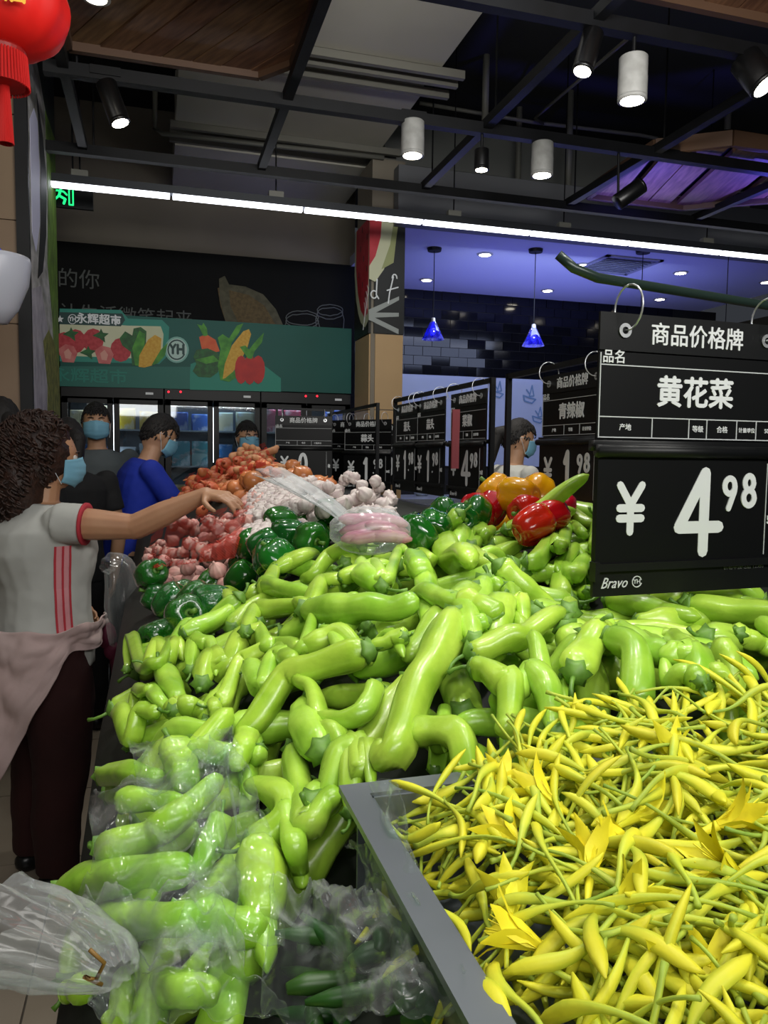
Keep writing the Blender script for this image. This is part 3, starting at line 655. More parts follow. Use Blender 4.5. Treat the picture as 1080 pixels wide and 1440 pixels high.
# ================================================================== PEOPLE
skin_a = mat('skin', '#b88a68', .5, col2='#b08160', scale=12, sss=.05)
skin_b = mat('skin_dim', '#bd9172', .55, col2='#b28766', scale=12)
hair_m = mat('hair_black', '#0d0b0b', .7, col2='#16120f', scale=60, stretch=(1, 1, .2), bump=.4)
hair_curly = mat('hair_brown', '#22130d', .55, col2='#3a2217', scale=50, bump=.4)
mask_m = mat('mask_blue', '#7fb6cc', .7, col2='#74acc4', scale=6, bump=.1)
mask_w = mat('mask_white', '#c4ccd0', .7)
eye_w = mat('eye_white', '#c9c4bc', .3); eye_d = mat('eye_dark', '#120c08', .2)
def head_r(v):
    """radial factor for a unit direction (x right, y front, z up)"""
    q = 1.0
    if v.z < -.05: q -= .20*min(1, (-v.z-.05)/.8)*abs(v.x)**.7            # jaw narrows
    if v.y > .3 and v.z < 0: q += .04*(-v.z)
    if v.y > .6: q -= .04*(v.y-.6)/.4                                      # flatter face
    ex = math.exp(-(((abs(v.x)-.36)/.18)**2+((v.z-.10)/.13)**2))
    if v.y > .4: q -= .075*ex
    if v.y > .5:
        q += .20*math.exp(-((v.x/.13)**2+((v.z+.16)/.13)**2))             # nose tip
        q += .08*math.exp(-((v.x/.10)**2+((v.z+.02)/.14)**2))
        q += .03*math.exp(-((v.x/.4)**2+((v.z-.27)/.09)**2))              # brow
        q += .04*math.exp(-((v.x/.24)**2+((v.z+.45)/.07)**2))+.05*math.exp(-((v.x/.25)**2+((v.z+.75)/.15)**2))
    if v.y < 0: q += .05*(-v.y)*max(0, v.z+.2)
    return q
HR = (.077, .097, .118)
def rot3(yaw, pitch=0, roll=0): return (Matrix.Rotation(yaw, 3, 'Z') @ Matrix.Rotation(pitch, 3, 'X') @ Matrix.Rotation(roll, 3, 'Y'))
def hand(b, wr, dirv, palm, side, s=1.0, curl=.5, spread=.16):
    """wr wrist, dirv finger direction, palm = palm normal (where fingers curl), side=+1 thumb on dirv x palm side"""
    d = dirv.normalized(); p = (palm-d*palm.dot(d)).normalized(); l = d.cross(p).normalized()*side
    c = [wr+l*k*s for k in (.026, .009, -.009, -.026)]
    for k in range(4):
        a0 = c[k]*.6+wr*.4+d*.012*s; a1 = c[k]+d*(.082, .086, .082, .074)[k]*s; b.caps(a0, a1, .0155*s, .0125*s, 10)
        L = (.040, .045, .041, .032)[k]*s; r = (.0088, .009, .0086, .0075)[k]*s; q = a1; ang = curl*.55
        fd = (d+l*(.10, .03, -.04, -.12)[k]*spread*6).normalized()
        for seg in range(3):
            v = fd*math.cos(ang)+p*math.sin(ang); n2 = q+v*L*(1, .68, .52)[seg]; b.caps(q, n2, r*(1, .93, .86)[seg], r*(.93, .86, .72)[seg], 8); q = n2; ang += curl*.75
    t0 = wr+l*.022*s+d*.018*s; t1 = t0+(l*.75+d*.55+p*.25).normalized()*.042*s; b.caps(t0, t1, .0145*s, .011*s, 10)
    t2 = t1+(d*.9+l*.35+p*.35).normalized()*.032*s; b.caps(t1, t2, .0105*s, .0095*s, 8); t3 = t2+(d+p*.45).normalized()*.024*s; b.caps(t2, t3, .0092*s, .0075*s, 8)
def person(label, loc, yaw, h, shirt, trousers, skin=None, lean=0, head=(0, 0), hair='short', wide=1.0, arms=None, mask=True, glasses=False, vox=.008, sleeve=.55, hairm=None, female=False, shirt_name='shirt', hands=None, maskm=None, bust=0, armk=1.0):
    skin = skin or skin_b; hairm = hairm or hair_m
    e = empty('person', loc, yaw); tag(e, label, 'person'); s = h/1.70; wq = .92 if female else 1.0
    Rl = Matrix.Rotation(-lean, 3, 'X'); hip = Vector((0, 0, .93))*s
    U = lambda x, y, z: hip+Rl @ (Vector((x, y, z))*s)              # upper body coordinates relative to the hip
    nk = U(0, .01, .50); hc = U(0, .035, .655)
    Rh = rot3(head[0], head[1])@Matrix.Rotation(-lean*.4, 3, 'X')
    b = MB()
    # torso and neck
    def torso(b, g=0, z0=-.06):
        hw = .165 if female else .16; sw = .17 if female else .195
        rings = [(z0, hw*.98, .115), (0, hw, .12), (.10, hw*.92, .11), (.2, hw*.88 if female else hw*.95, .108), (.32, sw*.88, .118+bust), (.40, sw*.9, .115+bust*.6), (.46, sw*.78, .09), (.495, .075, .065)]
        vs = []; fs = []; n = 20
        for (z, rx, ry) in rings:
            rx *= 1+(wide-1)*.5*(z < .42); ry *= wide if z < .42 else 1
            for j in range(n):
                a = 2*PI*j/n; ca, sa = math.cos(a), math.sin(a)
                k = (abs(ca)**2.6+abs(sa)**2.6)**(-1/2.6)
                vs.append(U((rx*s+g)/s*ca*k, (ry*s+g)/s*sa*k, z))
        for i in range(len(rings)-1):
            for j in range(n): fs.append((i*n+j, i*n+(j+1) % n, (i+1)*n+(j+1) % n, (i+1)*n+j))
        fs.append(tuple(range(n-1, -1, -1))); fs.append(tuple(range((len(rings)-1)*n, len(rings)*n))); b.add(vs, fs)
    torso(b)
    b.caps(U(0, 0, .46), U(0, .02, .58), .058*s, .052*s, 14)
    b.ell(hc, [k*s for k in HR], 32, 24, Rh, head_r)
    for sx in (-1, 1): b.ell(hc+Rh @ Vector((sx*.077*s, -.005*s, -.005*s)), (.009*s, .018*s, .031*s), 10, 8, Rh)
    A = {}
    for sx in (-1, 1):
        sh = U(sx*(.175 if female else .19), 0, .435)
        if arms and arms.get(sx): el, wr, pd = [Vector(v)*s for v in arms[sx][:2]]+[arms[sx][2]]
        else: el = U(sx*.25, -.02, .15); wr = U(sx*.24, .08, -.10); pd = None
        A[sx] = (sh, el, wr)
        ak = armk if sx > 0 else 1.0; wa = wq*ak
        b.caps(sh, sh*.5+el*.5, .052*s*wa, .047*s*wa); b.caps(sh*.5+el*.5, el, .047*s*wa, .037*s*wa)
        b.caps(el, el*.6+wr*.4, .039*s*wa, .038*s*wa); b.caps(el*.6+wr*.4, wr, .038*s*wa, .025*s*(wq+wa)/2)
        d = (wr-el).normalized(); palm = Vector(pd[0]) if pd else Vector((-sx, 0, 0)); sd = pd[1] if pd else -sx
        dv = Vector(pd[3]) if pd and len(pd) > 3 else d
        hand(b, wr, dv, palm, sd, s*wq*(1.12 if armk > 1 and sx > 0 else 1), pd[2] if pd else .55)
        hx = .092*s; kn = Vector((sx*.10*s, .02*s, .49*s)); an = Vector((sx*.11*s, -.02*s, .08*s))
        b.caps((sx*hx, 0, .90*s), kn, .087*s, .056*s, 14); b.caps(kn, kn*.65+an*.35, .056*s, .055*s); b.caps(kn*.65+an*.35, an, .055*s, .036*s)
        b.caps(an+Vector((0, -.02*s, -.035*s)), an+Vector((0, .15*s, -.05*s)), .036*s, .026*s, 10)
    body = b.build('body', skin, e, True)
    modmesh(body, [('REMESH', dict(mode='VOXEL', voxel_size=vox)), ('SMOOTH', dict(factor=.5, iterations=2))])
    # eyes, brows
    for sx in (-1, 1):
        c = hc+Rh @ Vector((sx*.030*s, .079*s, .012*s)); MB().ell(c, (.0125*s,)*3, 12, 8).build('eye', eye_w, e, True)
        c2 = hc+Rh @ Vector((sx*.030*s, .0885*s, .0115*s)); MB().ell(c2, (.0055*s, .0045*s, .0055*s), 10, 6, Rh).build('iris', eye_d, e, True)
        MB().tube([hc+Rh @ (Vector((sx*x, y, z))*s) for x, y, z in ((.014, .094, .031), (.030, .093, .037), (.048, .082, .032))], [.003*s, .0038*s, .002*s], 6).build('eyebrow', hairm, e, True)
    # shirt
    b = MB(); torso(b, .014, -.10)
    for sx in (-1, 1):
        sh, el, wr = A[sx]; d = (el-sh); q = sh+d*sleeve
        b.caps(sh-d*.02, sh+d*.1, .064*s*wq, .062*s*wq, 16)
        kk = 1+(armk-1)*.75 if sx > 0 else 1
        b.tube([sh-d*.05, sh+d*.15, q], [.062*s*wq*kk, .063*s*wq*kk, .064*s*wq*kk], 18)
    st = b.build(shirt_name, shirt, e, True)
    modmesh(st, [('REMESH', dict(mode='VOXEL', voxel_size=max(vox, .007))), ('SMOOTH', dict(factor=.5, iterations=6))])
    tx = bpy.data.textures.new('cloth_folds', 'CLOUDS'); tx.noise_scale = .12
    modmesh(st, [('DISPLACE', dict(texture=tx, strength=.014, mid_level=.45, texture_coords='LOCAL'))])
    # collar ring cut is left by the neck
    b = MB()
    rg = [(.985, .165*s+.012, .12*s+.012), (.88, .172*s+.012, .125*s+.012), (.80, .175*s+.01, .12*s+.01)]
    b.tube([(0, 0, .99*s), (0, 0, .93*s), (0, 0, .84*s)], [.15*s*wide, .172*s*wide, .165*s*wide], 20, flat=.78)
    for sx in (-1, 1):
        b.tube([(sx*.082*s, 0, .88*s), (sx*.10*s, .01*s, .70*s), (sx*.105*s, .015*s, .48*s), (sx*.11*s, -.01*s, .25*s), (sx*.112*s, -.01*s, .075*s)], [.103*s*wide, .10*s*wide, .082*s*wide, .076*s*(wide*.5+.5), .075*s], 18)
    tr = b.build('trousers', trousers, e, True)
    modmesh(tr, [('REMESH', dict(mode='VOXEL', voxel_size=.009)), ('SMOOTH', dict(factor=.5, iterations=5)), ('DISPLACE', dict(texture=tx, strength=.012, mid_level=.5, texture_coords='LOCAL'))])
    for sx in (-1, 1):
        an = Vector((sx*.11*s, -.02*s, .08*s)); b = MB()
        b.caps(an+Vector((0, -.025*s, -.042*s)), an+Vector((0, .15*s, -.05*s)), .041*s, .032*s, 12); b.build('shoe', black_plastic, e, True)
    # hair
    if hair:
        b = MB()
        def hf(v):
            q = head_r(v)*1.045+.035*noise.noise(v*6)+.02*noise.noise(v*19)
            line = .42 if v.y > .35 else (.42-(.35-v.y)*1.15)
            if hair == 'long': line = .42 if v.y > .45 else (.42-(.45-v.y)*2.0)
            k = max(0, min(1, (v.z-line)/.16+.5)); return q*(.8+.2*k)
        b.ell(hc+Rh @ Vector((0, -.004*s, .006*s)), [k*s*1.02 for k in HR], 40, 30, Rh, hf)
        if hair == 'ponytail' or hair == 'long':
            b.caps(hc+Rh @ Vector((0, -.09*s, .03*s)), hc+Rh @ Vector((0, -.14*s, .0)), .035*s, .04*s); b.caps(hc+Rh @ Vector((0, -.14*s, .0)), hc+Rh @ Vector((0, -.13*s, -.17*s)), .04*s, .02*s)
        if hair == 'bun': b.ell(hc+Rh @ Vector((0, -.07*s, .10*s)), (.045*s,)*3, 14, 10)
        if hair != 'curly': b.build('hair', hairm, e, True)
        if hair in ('short', 'ponytail'):
            m2 = MB()
            for k in range(420):
                a = random.uniform(-PI, PI); f_ = math.cos(a) > .45; v = Vector((math.sin(a), math.cos(a), random.uniform(.55, 1.5) if f_ else random.uniform(.1 if math.cos(a) > -.2 else -.5, 1.4))).normalized()
                p0 = hc+Rh @ Vector([v[i]*HR[i]*s*1.06 for i in range(3)]); v2 = (v+Vector((v.x*.1+random.uniform(-.12, .12), .12 if f_ else -.05, -.15))).normalized()
                p1 = hc+Rh @ Vector([v2[i]*HR[i]*s*1.10 for i in range(3)]); m2.tube([p0, (p0+p1)/2+(p0-hc)*.03, p1], [.004*s, .004*s, .0012*s], 5)
            m2.build('fringe', hairm, e, True)
    if mask:
        vs = []; fs = []; nu, nv = 18, 12
        for i in range(nv+1):
            for j in range(nu+1):
                u = (j/nu-.5)*2; w = i/nv; zz = .02-.118*w
                zz2 = zz+(-.004 if u else 0)*abs(u); a = u*1.12
                z = zz+abs(u)*(.018*(w-.5)*2)
                r0 = .104+.012*math.sin(PI*w)*(1-u*u)+(.0022 if i % 3 == 0 else 0)*(1-abs(u)**4)
                if w > .75: r0 -= (w-.75)*.06
                r0 += .012*math.exp(-(u/.18)**2)*math.exp(-((w-.35)/.4)**2)
                vs.append(hc+Rh @ (Vector((math.sin(a)*(r0*.80), math.cos(a)*r0*.99-.0+(.0), z))*s))
        for i in range(nv):
            for j in range(nu): a = i*(nu+1)+j; fs.append((a, a+1, a+nu+2, a+nu+1))
        mk = MB().add(vs, fs).build('face_mask', maskm or mask_m, e, True)
        modmesh(mk, [('SOLIDIFY', dict(thickness=.002, offset=0))])
        for sx in (-1, 1):
            b = MB()
            for z in (.012, -.085): b.tube([hc+Rh @ (Vector(v)*s) for v in ((sx*.076, .04, z), (sx*.082, .01, z*.5+.005), (sx*.086, -.02, .005))], .0014*s, 5)
            b.caps(hc+Rh @ (Vector((sx*.086, -.02, .005))*s), hc+Rh @ (Vector((sx*.086, -.021, .004))*s), .002*s, .002*s, 6)
            b.build('ear_loop', mask_w, mk)
    if glasses:
        b = MB()
        for sx in (-1, 1):
            b.tube([hc+Rh @ (Vector((sx*.031+.024*math.cos(t*PI/8), .106, .012+.018*math.sin(t*PI/8)))*s) for t in range(17)], .0015, 5)
            b.tube([hc+Rh @ (Vector((sx*.055, .104, .015))*s), hc+Rh @ (Vector((sx*.084, .0, .01))*s)], .0015, 5)
        b.build('glasses', black_plastic, e)
    return e, dict(hc=hc, Rh=Rh, s=s, A=A, U=U)
cl_blue = mat('cloth_blue', '#1330a8', .8, col2='#102a98', scale=4, bump=.1)
cl_grey = mat('cloth_grey', '#5d6466', .85, col2='#525a5c', scale=5, bump=.1)
cl_black = mat('cloth_black', '#0b0c0e', .85, col2='#101114', scale=5)
cl_white = mat('cloth_white', '#b9bab4', .85, col2='#afb0aa', scale=5, bump=.15)
cl_maroon = mat('cloth_maroon', '#33100e', .9, col2='#2b0c0b', scale=5, bump=.2, bscale=20)
def at_floor(px, py, d): q = P(px, py, d); return (q.x, q.y, 0)
# man in blue, leaning over the far left side of the heap, profile to the right
person('man in royal blue t-shirt and pale mask bending his head over the produce', at_floor(176, 620, 4.35), -1.35, 1.71, cl_blue, cl_black, lean=.24, head=(0, -.42), maskm=mask_m, shirt_name='t_shirt',
       arms={-1: ((-.24, .30, 1.02), (-.16, .50, 1.02), ((0, 0, -1), 1, .6)), 1: ((.22, .32, 1.04), (.06, .52, 1.05), ((0, 0, -1), -1, .6))})
person('man in grey shirt with mask facing the camera, before the left freezer', at_floor(136, 600, 4.95), math.radians(178), 1.77, cl_grey, cl_black, maskm=mask_m, head=(.12, -.05),
       arms={-1: ((-.25, .04, 1.1), (-.10, .27, 1.08), ((0, 0, -1), 1, .6))})
person('man with glasses and pale mask peering over the ginger and onions', at_floor(347, 620, 5.75), math.radians(176), 1.70, cl_black, cl_black, glasses=True, head=(.35, -.1), maskm=mask_m)
person('ponytailed woman in white top with mask on the far side, facing right', at_floor(722, 640, 4.7), math.radians(-82), 1.69, cl_white, cl_black, hair='ponytail', female=True, head=(-.25, -.25))
person('dark-haired person in black, back turned, between the front woman and the grey man', at_floor(97, 620, 3.95), math.radians(15), 1.63, cl_black, cl_black, hair='long', mask=False, head=(.2, -.1))
person('dark-haired person in black at the left edge, behind the curly-haired woman', at_floor(6, 600, 3.5), math.radians(30), 1.70, cl_black, cl_black, hair='long', mask=False)
# curly-haired woman in front
wl = at_floor(62, 900, 2.6)
def w2l(q, loc, yaw_, s_):
    v = Matrix.Rotation(-yaw_, 3, 'Z') @ (Vector(q)-Vector(loc)); return tuple(v/s_)
_s1 = 1.55/1.70; _ya = math.radians(-62)
_el = w2l(P(190, 741, 2.46), wl, _ya, _s1); _wr = w2l(P(290, 695, 2.44), wl, _ya, _s1); _hd = w2l(P(345, 702, 2.36), wl, _ya, _s1); _hd = tuple(Vector(_hd)-Vector(_wr))
W1, wi = person('curly-haired woman in white short-sleeved top and maroon trousers reaching over the stand', wl, math.radians(-62), 1.55, cl_white, cl_maroon, skin=skin_a, hair='curly', female=True, head=(-.30, -.10), vox=.0045, wide=1.25, sleeve=.33, hairm=hair_curly, bust=.02,
       arms={1: (_el, _wr, ((-.35, .1, -.9), -1, .5, _hd)), -1: ((-.24, -.04, 1.12), (-.16, .17, 1.0), ((.6, 0, -.6), 1, .9))}, armk=1.28)
s = wi['s']; hc = wi['hc']; Rh = wi['Rh']
# curls
b = MB()
def cf(v): return 1+.12*noise.noise(v*3.2)+.05*noise.noise(v*9)
b.ell(hc+Rh @ Vector((0, -.045, .02)), (.105, .115, .125), 36, 26, Rh, cf); b.ell(hc+Rh @ Vector((-.01, -.085, -.10)), (.125, .085, .135), 32, 20, Rh, cf)
hb = b.build('hair', hair_curly, W1, True)
b = MB()
for k in range(680):
    v = Vector((random.gauss(0, 1), random.gauss(-.35, 1), random.gauss(.1, 1))).normalized()
    if v.y > .42 and v.z < .55: continue
    if k % 3: c = hc+Rh @ (Vector((0, -.045, .02))+Vector((v.x*.105, v.y*.115, v.z*.125)))
    else:
        if v.y > .3: continue
        c = hc+Rh @ (Vector((-.01, -.085, -.10))+Vector((v.x*.125, v.y*.085, v.z*.135)))
    n = (Rh @ v).normalized(); dn = (Vector((0, 0, -1))-n*(-n.z)).normalized() if abs(n.z) < .95 else n.orthogonal().normalized()
    sd = n.cross(dn); ph = random.uniform(0, 6.28); R = random.uniform(.007, .013); L = random.uniform(.04, .08); pts = []
    dn = (dn+sd*random.uniform(-.6, .6)).normalized()
    for t in range(13):
        a = ph+t*.9; pts.append(c+dn*L*(t/12-.4)+n*(R*math.cos(a)+.003)+sd*R*math.sin(a))
    b.tube(pts, [.0035]*12+[.001], 5)
b.build('curls', hair_curly, hb, True)
# red sleeve trims and side stripes
rd = mat('trim_red', '#b5303c', .8); pk = mat('stripe_pink', '#d48f94', .8)
for sx in (1, -1):
    sh, el, wr = wi['A'][sx]; d = el-sh; q = sh+d*.33; kk = 1.22 if sx > 0 else 1
    b = MB(); b.tube([q-d*.012, q+d*.022], [.067*s*.92*kk]*2, 24); b.tube([q+d*.022, q-d*.012], [.059*s*.92*kk]*2, 24); b.build('sleeve_trim', rd, W1, True)
st = [o for o in W1.children if o.name.startswith('shirt')][0]
from mathutils.bvhtree import BVHTree
bv = BVHTree.FromPolygons([v.co.copy() for v in st.data.vertices], [tuple(p.vertices) for p in st.data.polygons])
def hug(y, z, off=.003):
    h = bv.ray_cast(Vector((.6, y, z)), Vector((-1, 0, 0)))
    return (h[0].x+off) if h[0] else .16
def ribbon(y0, w, z0, z1, m, name, off, th=.002):
    vs = []; fs = []; k = 24
    for i in range(k+1):
        z = z0+(z1-z0)*i/k
        for y in (y0-w/2, y0+w/2): x = hug(y, z, off); vs += [(x, y, z)]
    for i in range(k): fs.append((2*i, 2*i+1, 2*i+3, 2*i+2))
    MB().add(vs, fs).build(name, m, st)
ribbon(.0, .040, .87, 1.17, pk, 'side_stripe', .0025); ribbon(-.024, .007, .87, 1.17, rd, 'side_stripe', .0035); ribbon(.0, .007, .87, 1.17, rd, 'side_stripe', .0035); ribbon(.024, .007, .87, 1.17, rd, 'side_stripe', .0035)
# pale jacket tied round the waist, magenta scarf knot
jk = mat('jacket_pale_pink', '#b79c98', .8, col2='#c4aeaa', scale=4, bump=.3, bscale=14)
vs = []; fs = []; nu = 40; nv = 16
for i in range(nv+1):
    w = i/nv
    for j in range(nu+1):
        u = j/nu; a = math.radians(-95-205*u) if False else math.radians(20+ -1*(-1)*0)+0
        ang = math.radians(75-255*u)            # from front (+y) round the camera side (+x) to the back (-y)
        back = max(0, -math.sin(ang)); L = .07+.50*back**1.1
        if ang < math.radians(-110): L *= .9
        z = .91-L*w; r = 1+.10*w*back+.05*w
        rip = 1+.05*math.sin(u*34+w*2)*w
        rip = 1+.07*math.sin(u*34+w*2)*(w+.15)+.05*noise.noise(Vector((u*9, w*4, 3))); z += .03*noise.noise(Vector((u*7, 0, 5)))
        vs.append((.205*r*rip*math.cos(ang), .185*r*rip*math.sin(ang)-.05*w*back, z+.02*math.sin(u*21)*w))
for i in range(nv):
    for j in range(nu): a = i*(nu+1)+j; fs.append((a, a+1, a+nu+2, a+nu+1))
jo = MB().add(vs, fs).build('tied_jacket', jk, W1, True, label='pale pink jacket tied round the hips'); txj = bpy.data.textures.new('jacket_folds', 'CLOUDS'); txj.noise_scale = .07; modmesh(jo, [('SUBSURF', dict(levels=1)), ('DISPLACE', dict(texture=txj, strength=.05, mid_level=.5, texture_coords='LOCAL')), ('SOLIDIFY', dict(thickness=.006, offset=1)), ('SUBSURF', dict(levels=1))])
mg = mat('scarf_magenta', '#6d1238', .75, col2='#5a0e2c', scale=9, bump=.4, bscale=30)
b = MB(); b.ell((.10, .175, .84), (.035, .03, .045), 14, 10, None, lambda v: 1+.2*noise.noise(v*3)); b.ell((.11, .185, .79), (.028, .026, .035), 12, 8, None, lambda v: 1+.2*noise.noise(v*3+Vector((2, 0, 0))))
b.tube([(.105, .185, .80), (.12, .20, .72), (.125, .21, .62), (.12, .215, .52)], [.02, .033, .04, .03], 12, flat=.45, lob=lambda t, a: 1+.1*math.sin(5*a))
b.build('knotted_scarf', mg, W1, True, label='magenta scarf knotted at the hip')
b = MB()
for sx in (-1, 1): b.tube([hc+Rh @ (Vector(v)*s) for v in ((sx*.085, .0, -.03), (sx*.086, .0, -.045))], .004, 6)
b.build('earring', chrome, W1)
# ================================================================== DISPLAY STAND
def ip(x, xs, ys): return float(np.interp(x, xs, ys))
SX = [-.14, -.06, 0, .1, .2, .3, .4, .55, .75, 1.1, 1.3, 1.5, 1.6]
SZ = [1.03, 1.09, 1.115, 1.145, 1.195, 1.235, 1.265, 1.292, 1.32, 1.33, 1.31, 1.2, 1.1]
def S(x, y):
    z = ip(x, SX, SZ)
    if y < .95: z -= ip(x, [0, .25, .6], [.0, 1, 1])*ip(y, [.2, .6, .95], [.075, .05, 0])
    if y > 1.6: z += ip(y, [1.6, 1.95, 2.4, 2.9, 3.7, 4.2, 5], [0, .035, .05, .12, .21, .27, .15])*math.exp(-((x-.42)/.38)**2)
    z -= .10*ip(x, [.5, .68], [0, 1])*ip(y, [.78, .95, 1.15, 1.4], [.2, 1, 1, 0])
    z -= ip(x, [-.1, .1, .3], [1, .8, 0])*ip(y, [.3, .5, .9, 1.35], [.11, .10, .055, 0])
    return z
CELL = .004; X0, Y0 = -.3, .15; NX, NY = 480, 1130        # heap height field
gx_ = X0+CELL*np.arange(NX); gy_ = Y0+CELL*np.arange(NY)
BASE = np.zeros((NX, NY))
_sx = np.interp(gx_, SX, SZ)[:, None]
_nf = np.interp(gx_, [0, .25, .6], [0, 1, 1])[:, None]*np.interp(gy_, [.2, .6, .95], [.075, .05, 0])[None, :]
_ff = np.interp(gy_, [1.6, 1.95, 2.4, 2.9, 3.7, 4.2, 5], [0, .035, .05, .12, .21, .27, .15])[None, :]*np.exp(-((gx_-.42)/.38)**2)[:, None]
_dip = .10*np.interp(gx_, [.5, .68], [0, 1])[:, None]*np.interp(gy_, [.78, .95, 1.15, 1.4], [.2, 1, 1, 0])[None, :]
_lf = np.interp(gx_, [-.1, .1, .3], [1, .8, 0])[:, None]*np.interp(gy_, [.3, .5, .9, 1.35], [.11, .10, .055, 0])[None, :]
BASE = _sx-_nf+_ff-.075-_dip-_lf
H = BASE.copy()
def hmax(x, y, r):
    i0 = max(0, int((x-r-X0)/CELL)); i1 = min(NX, int((x+r-X0)/CELL)+2); j0 = max(0, int((y-r-Y0)/CELL)); j1 = min(NY, int((y+r-Y0)/CELL)+2)
    if i0 >= i1 or j0 >= j1: return S(x, y)-.075
    return float(H[i0:i1, j0:j1].max())
def stamp(x, y, z, r):
    i0 = max(0, int((x-r-X0)/CELL)); i1 = min(NX, int((x+r-X0)/CELL)+2); j0 = max(0, int((y-r-Y0)/CELL)); j1 = min(NY, int((y+r-Y0)/CELL)+2)
    if i0 >= i1 or j0 >= j1: return
    d2 = (gx_[i0:i1, None]-x)**2+(gy_[None, j0:j1]-y)**2
    zz = np.where(d2 < r*r, z+np.sqrt(np.maximum(r*r-d2, 0)), -9); sub = H[i0:i1, j0:j1]; np.maximum(sub, zz, out=sub)
def onS(px, py, lift=0, fn=None):
    """point where the sight line of a pixel meets the heap surface"""
    d = .33; fn = fn or S
    while d < 6:
        q = P(px, py, d)
        if q.z <= fn(q.x, q.y)+lift: return q
        d *= 1.006
    return q
# stand body
sd = empty('display_stand', (1.05, 2.7, 0)); tag(sd, 'long black island stand carrying the vegetable heaps', 'stand')
stm = mat('stand_black', '#070808', .6, col2='#0a0b0b', scale=6, spec=.25); steel = mat('steel', '#8c9296', .3, .9, col2='#7b8185', scale=4, stretch=(1, 30, 1))
MB().box((-.275, 0, .45), (1.49, 5.0, .82)).build('body', stm, sd)
MB().box((-.275, 0, .05), (1.42, 4.9, .1)).build('plinth', steel, sd)
bm_ = MB(); ex = [-.10+(1.675)*i/40 for i in range(41)]; ey = [.18+4.95*j/70 for j in range(71)]
for x in ex:
    for y in ey: bm_.v.append((x-1.05, y-2.7, S(x, y)-.08))
for i in range(40):
    for j in range(70): a = i*71+j; bm_.f.append((a, a+71, a+72, a+1)); bm_.m.append(0)
bed = bm_.build('sloping_bed', mat('bed_black_green', '#0c110a', .6, col2='#141a10', scale=20), sd, True); modmesh(bed, [('SOLIDIFY', dict(thickness=.02, offset=-1))])  # shade of the gaps between peppers put into the bed's dark colour
MB().box((-1.09, 0, .87), (.02, 5.0, .05)).build('edge_rail', steel, sd)
for j in range(6): MB().box((-1.026, -2.05+j*.83, .48), (.012, .8, .74)).build('side_panel', stm, sd)
# ================================================================== PEPPERS
pep_m = mat('pepper_green', '#b4d84e', .3, col2='#7fae28', scale=14, stretch=(1, 1, 1), rnd=.13, coat=.2, bump=.16, bscale=34, sss=.0, lo=.32, hi=.7, detail=5)
stem_m = mat('pepper_stem', '#476f1e', .5, col2='#6f9a38', scale=40)
def pepper_meshes(L, R, bend=0, seed=0, tipb=.55, wob=1.0, line=None):
    """long pepper: stem end at t=0. line = list of 3-D centre points (overrides bend). Returns (body mesh, stem mesh)"""
    rs = random.Random(seed); n = 22; m = 14
    if line is None:
        line = []
        for i in range(n+1):
            t = i/n; line.append(Vector(((t-.5)*L, bend*L*(1-(2*t-1)**2)+.02*L*math.sin(t*5+seed), .012*L*math.sin(t*7+seed*2))))
    else:
        pts = [Vector(p) for p in line]; line = []
        for i in range(n+1):                                         # Catmull-Rom
            u = i/n*(len(pts)-1); k = min(int(u), len(pts)-2); f = u-k
            p0 = pts[max(k-1, 0)]; p1 = pts[k]; p2 = pts[k+1]; p3 = pts[min(k+2, len(pts)-1)]
            line.append(.5*((2*p1)+(p2-p0)*f+(2*p0-5*p1+4*p2-p3)*f*f+(3*p1-p0-3*p2+p3)*f**3))
    a1 = rs.uniform(0, 6); a2 = rs.uniform(0, 6); nl = rs.choice((2, 3, 3, 4)); b1, b2 = rs.uniform(0, 6), rs.uniform(0, 6); dp = rs.uniform(.10, .24)
    rr = []
    for i in range(n+1):
        t = i/n; q = min(1, (t/.10)**.5) if t < .10 else 1
        q *= ip(t, [0, .1, .3, .55, .75, .9, .97, 1], [.72, .98, 1.0, .93, .80, .60*tipb/.55, .38*tipb/.55, .06])
        q *= 1+.05*wob*math.sin(t*11+b1)+.035*wob*math.sin(t*19+b2); rr.append(max(R*q, .0012))
    rr[0] = R*.30
    tw = rs.uniform(-1.2, 1.2)
    sv = Vector((rs.uniform(0, 90), rs.uniform(0, 90), 0))
    def lob(t, a): return 1-dp*abs(math.cos(nl*(a+tw*t)/2+a1))**3*(1.15-.6*t)+.03*wob*math.sin(2*a+a2+t*9)+.13*noise.noise(sv+Vector((math.cos(a), math.sin(a), t*4.5)))
    b = MB().tube(line, rr, m, True, lob); body = b.mesh('long_green_pepper', pep_m, True)
    d = (line[0]-line[2]).normalized(); s = MB(); o = line[0]
    side = d.orthogonal().normalized(); side = Matrix.Rotation(rs.uniform(0, 6.28), 3, d) @ side; Ls = rs.uniform(.022, .042)*(R/.024)
    s.tube([o-d*R*.42, o-d*R*.16, o+d*R*.10, o+d*R*.22], [R*.80, R*.62, R*.34, R*.15], 12, True, lambda t, a: 1+.16*math.cos(6*a)*(1-t))
    s.tube([o+d*R*.1, o+d*Ls*.4+side*Ls*.03, o+d*Ls*.75+side*Ls*.18, o+d*Ls+side*Ls*.42], [R*.16, R*.12, R*.12, R*.17], 8)
    return body, s.mesh('stem', stem_m, True)
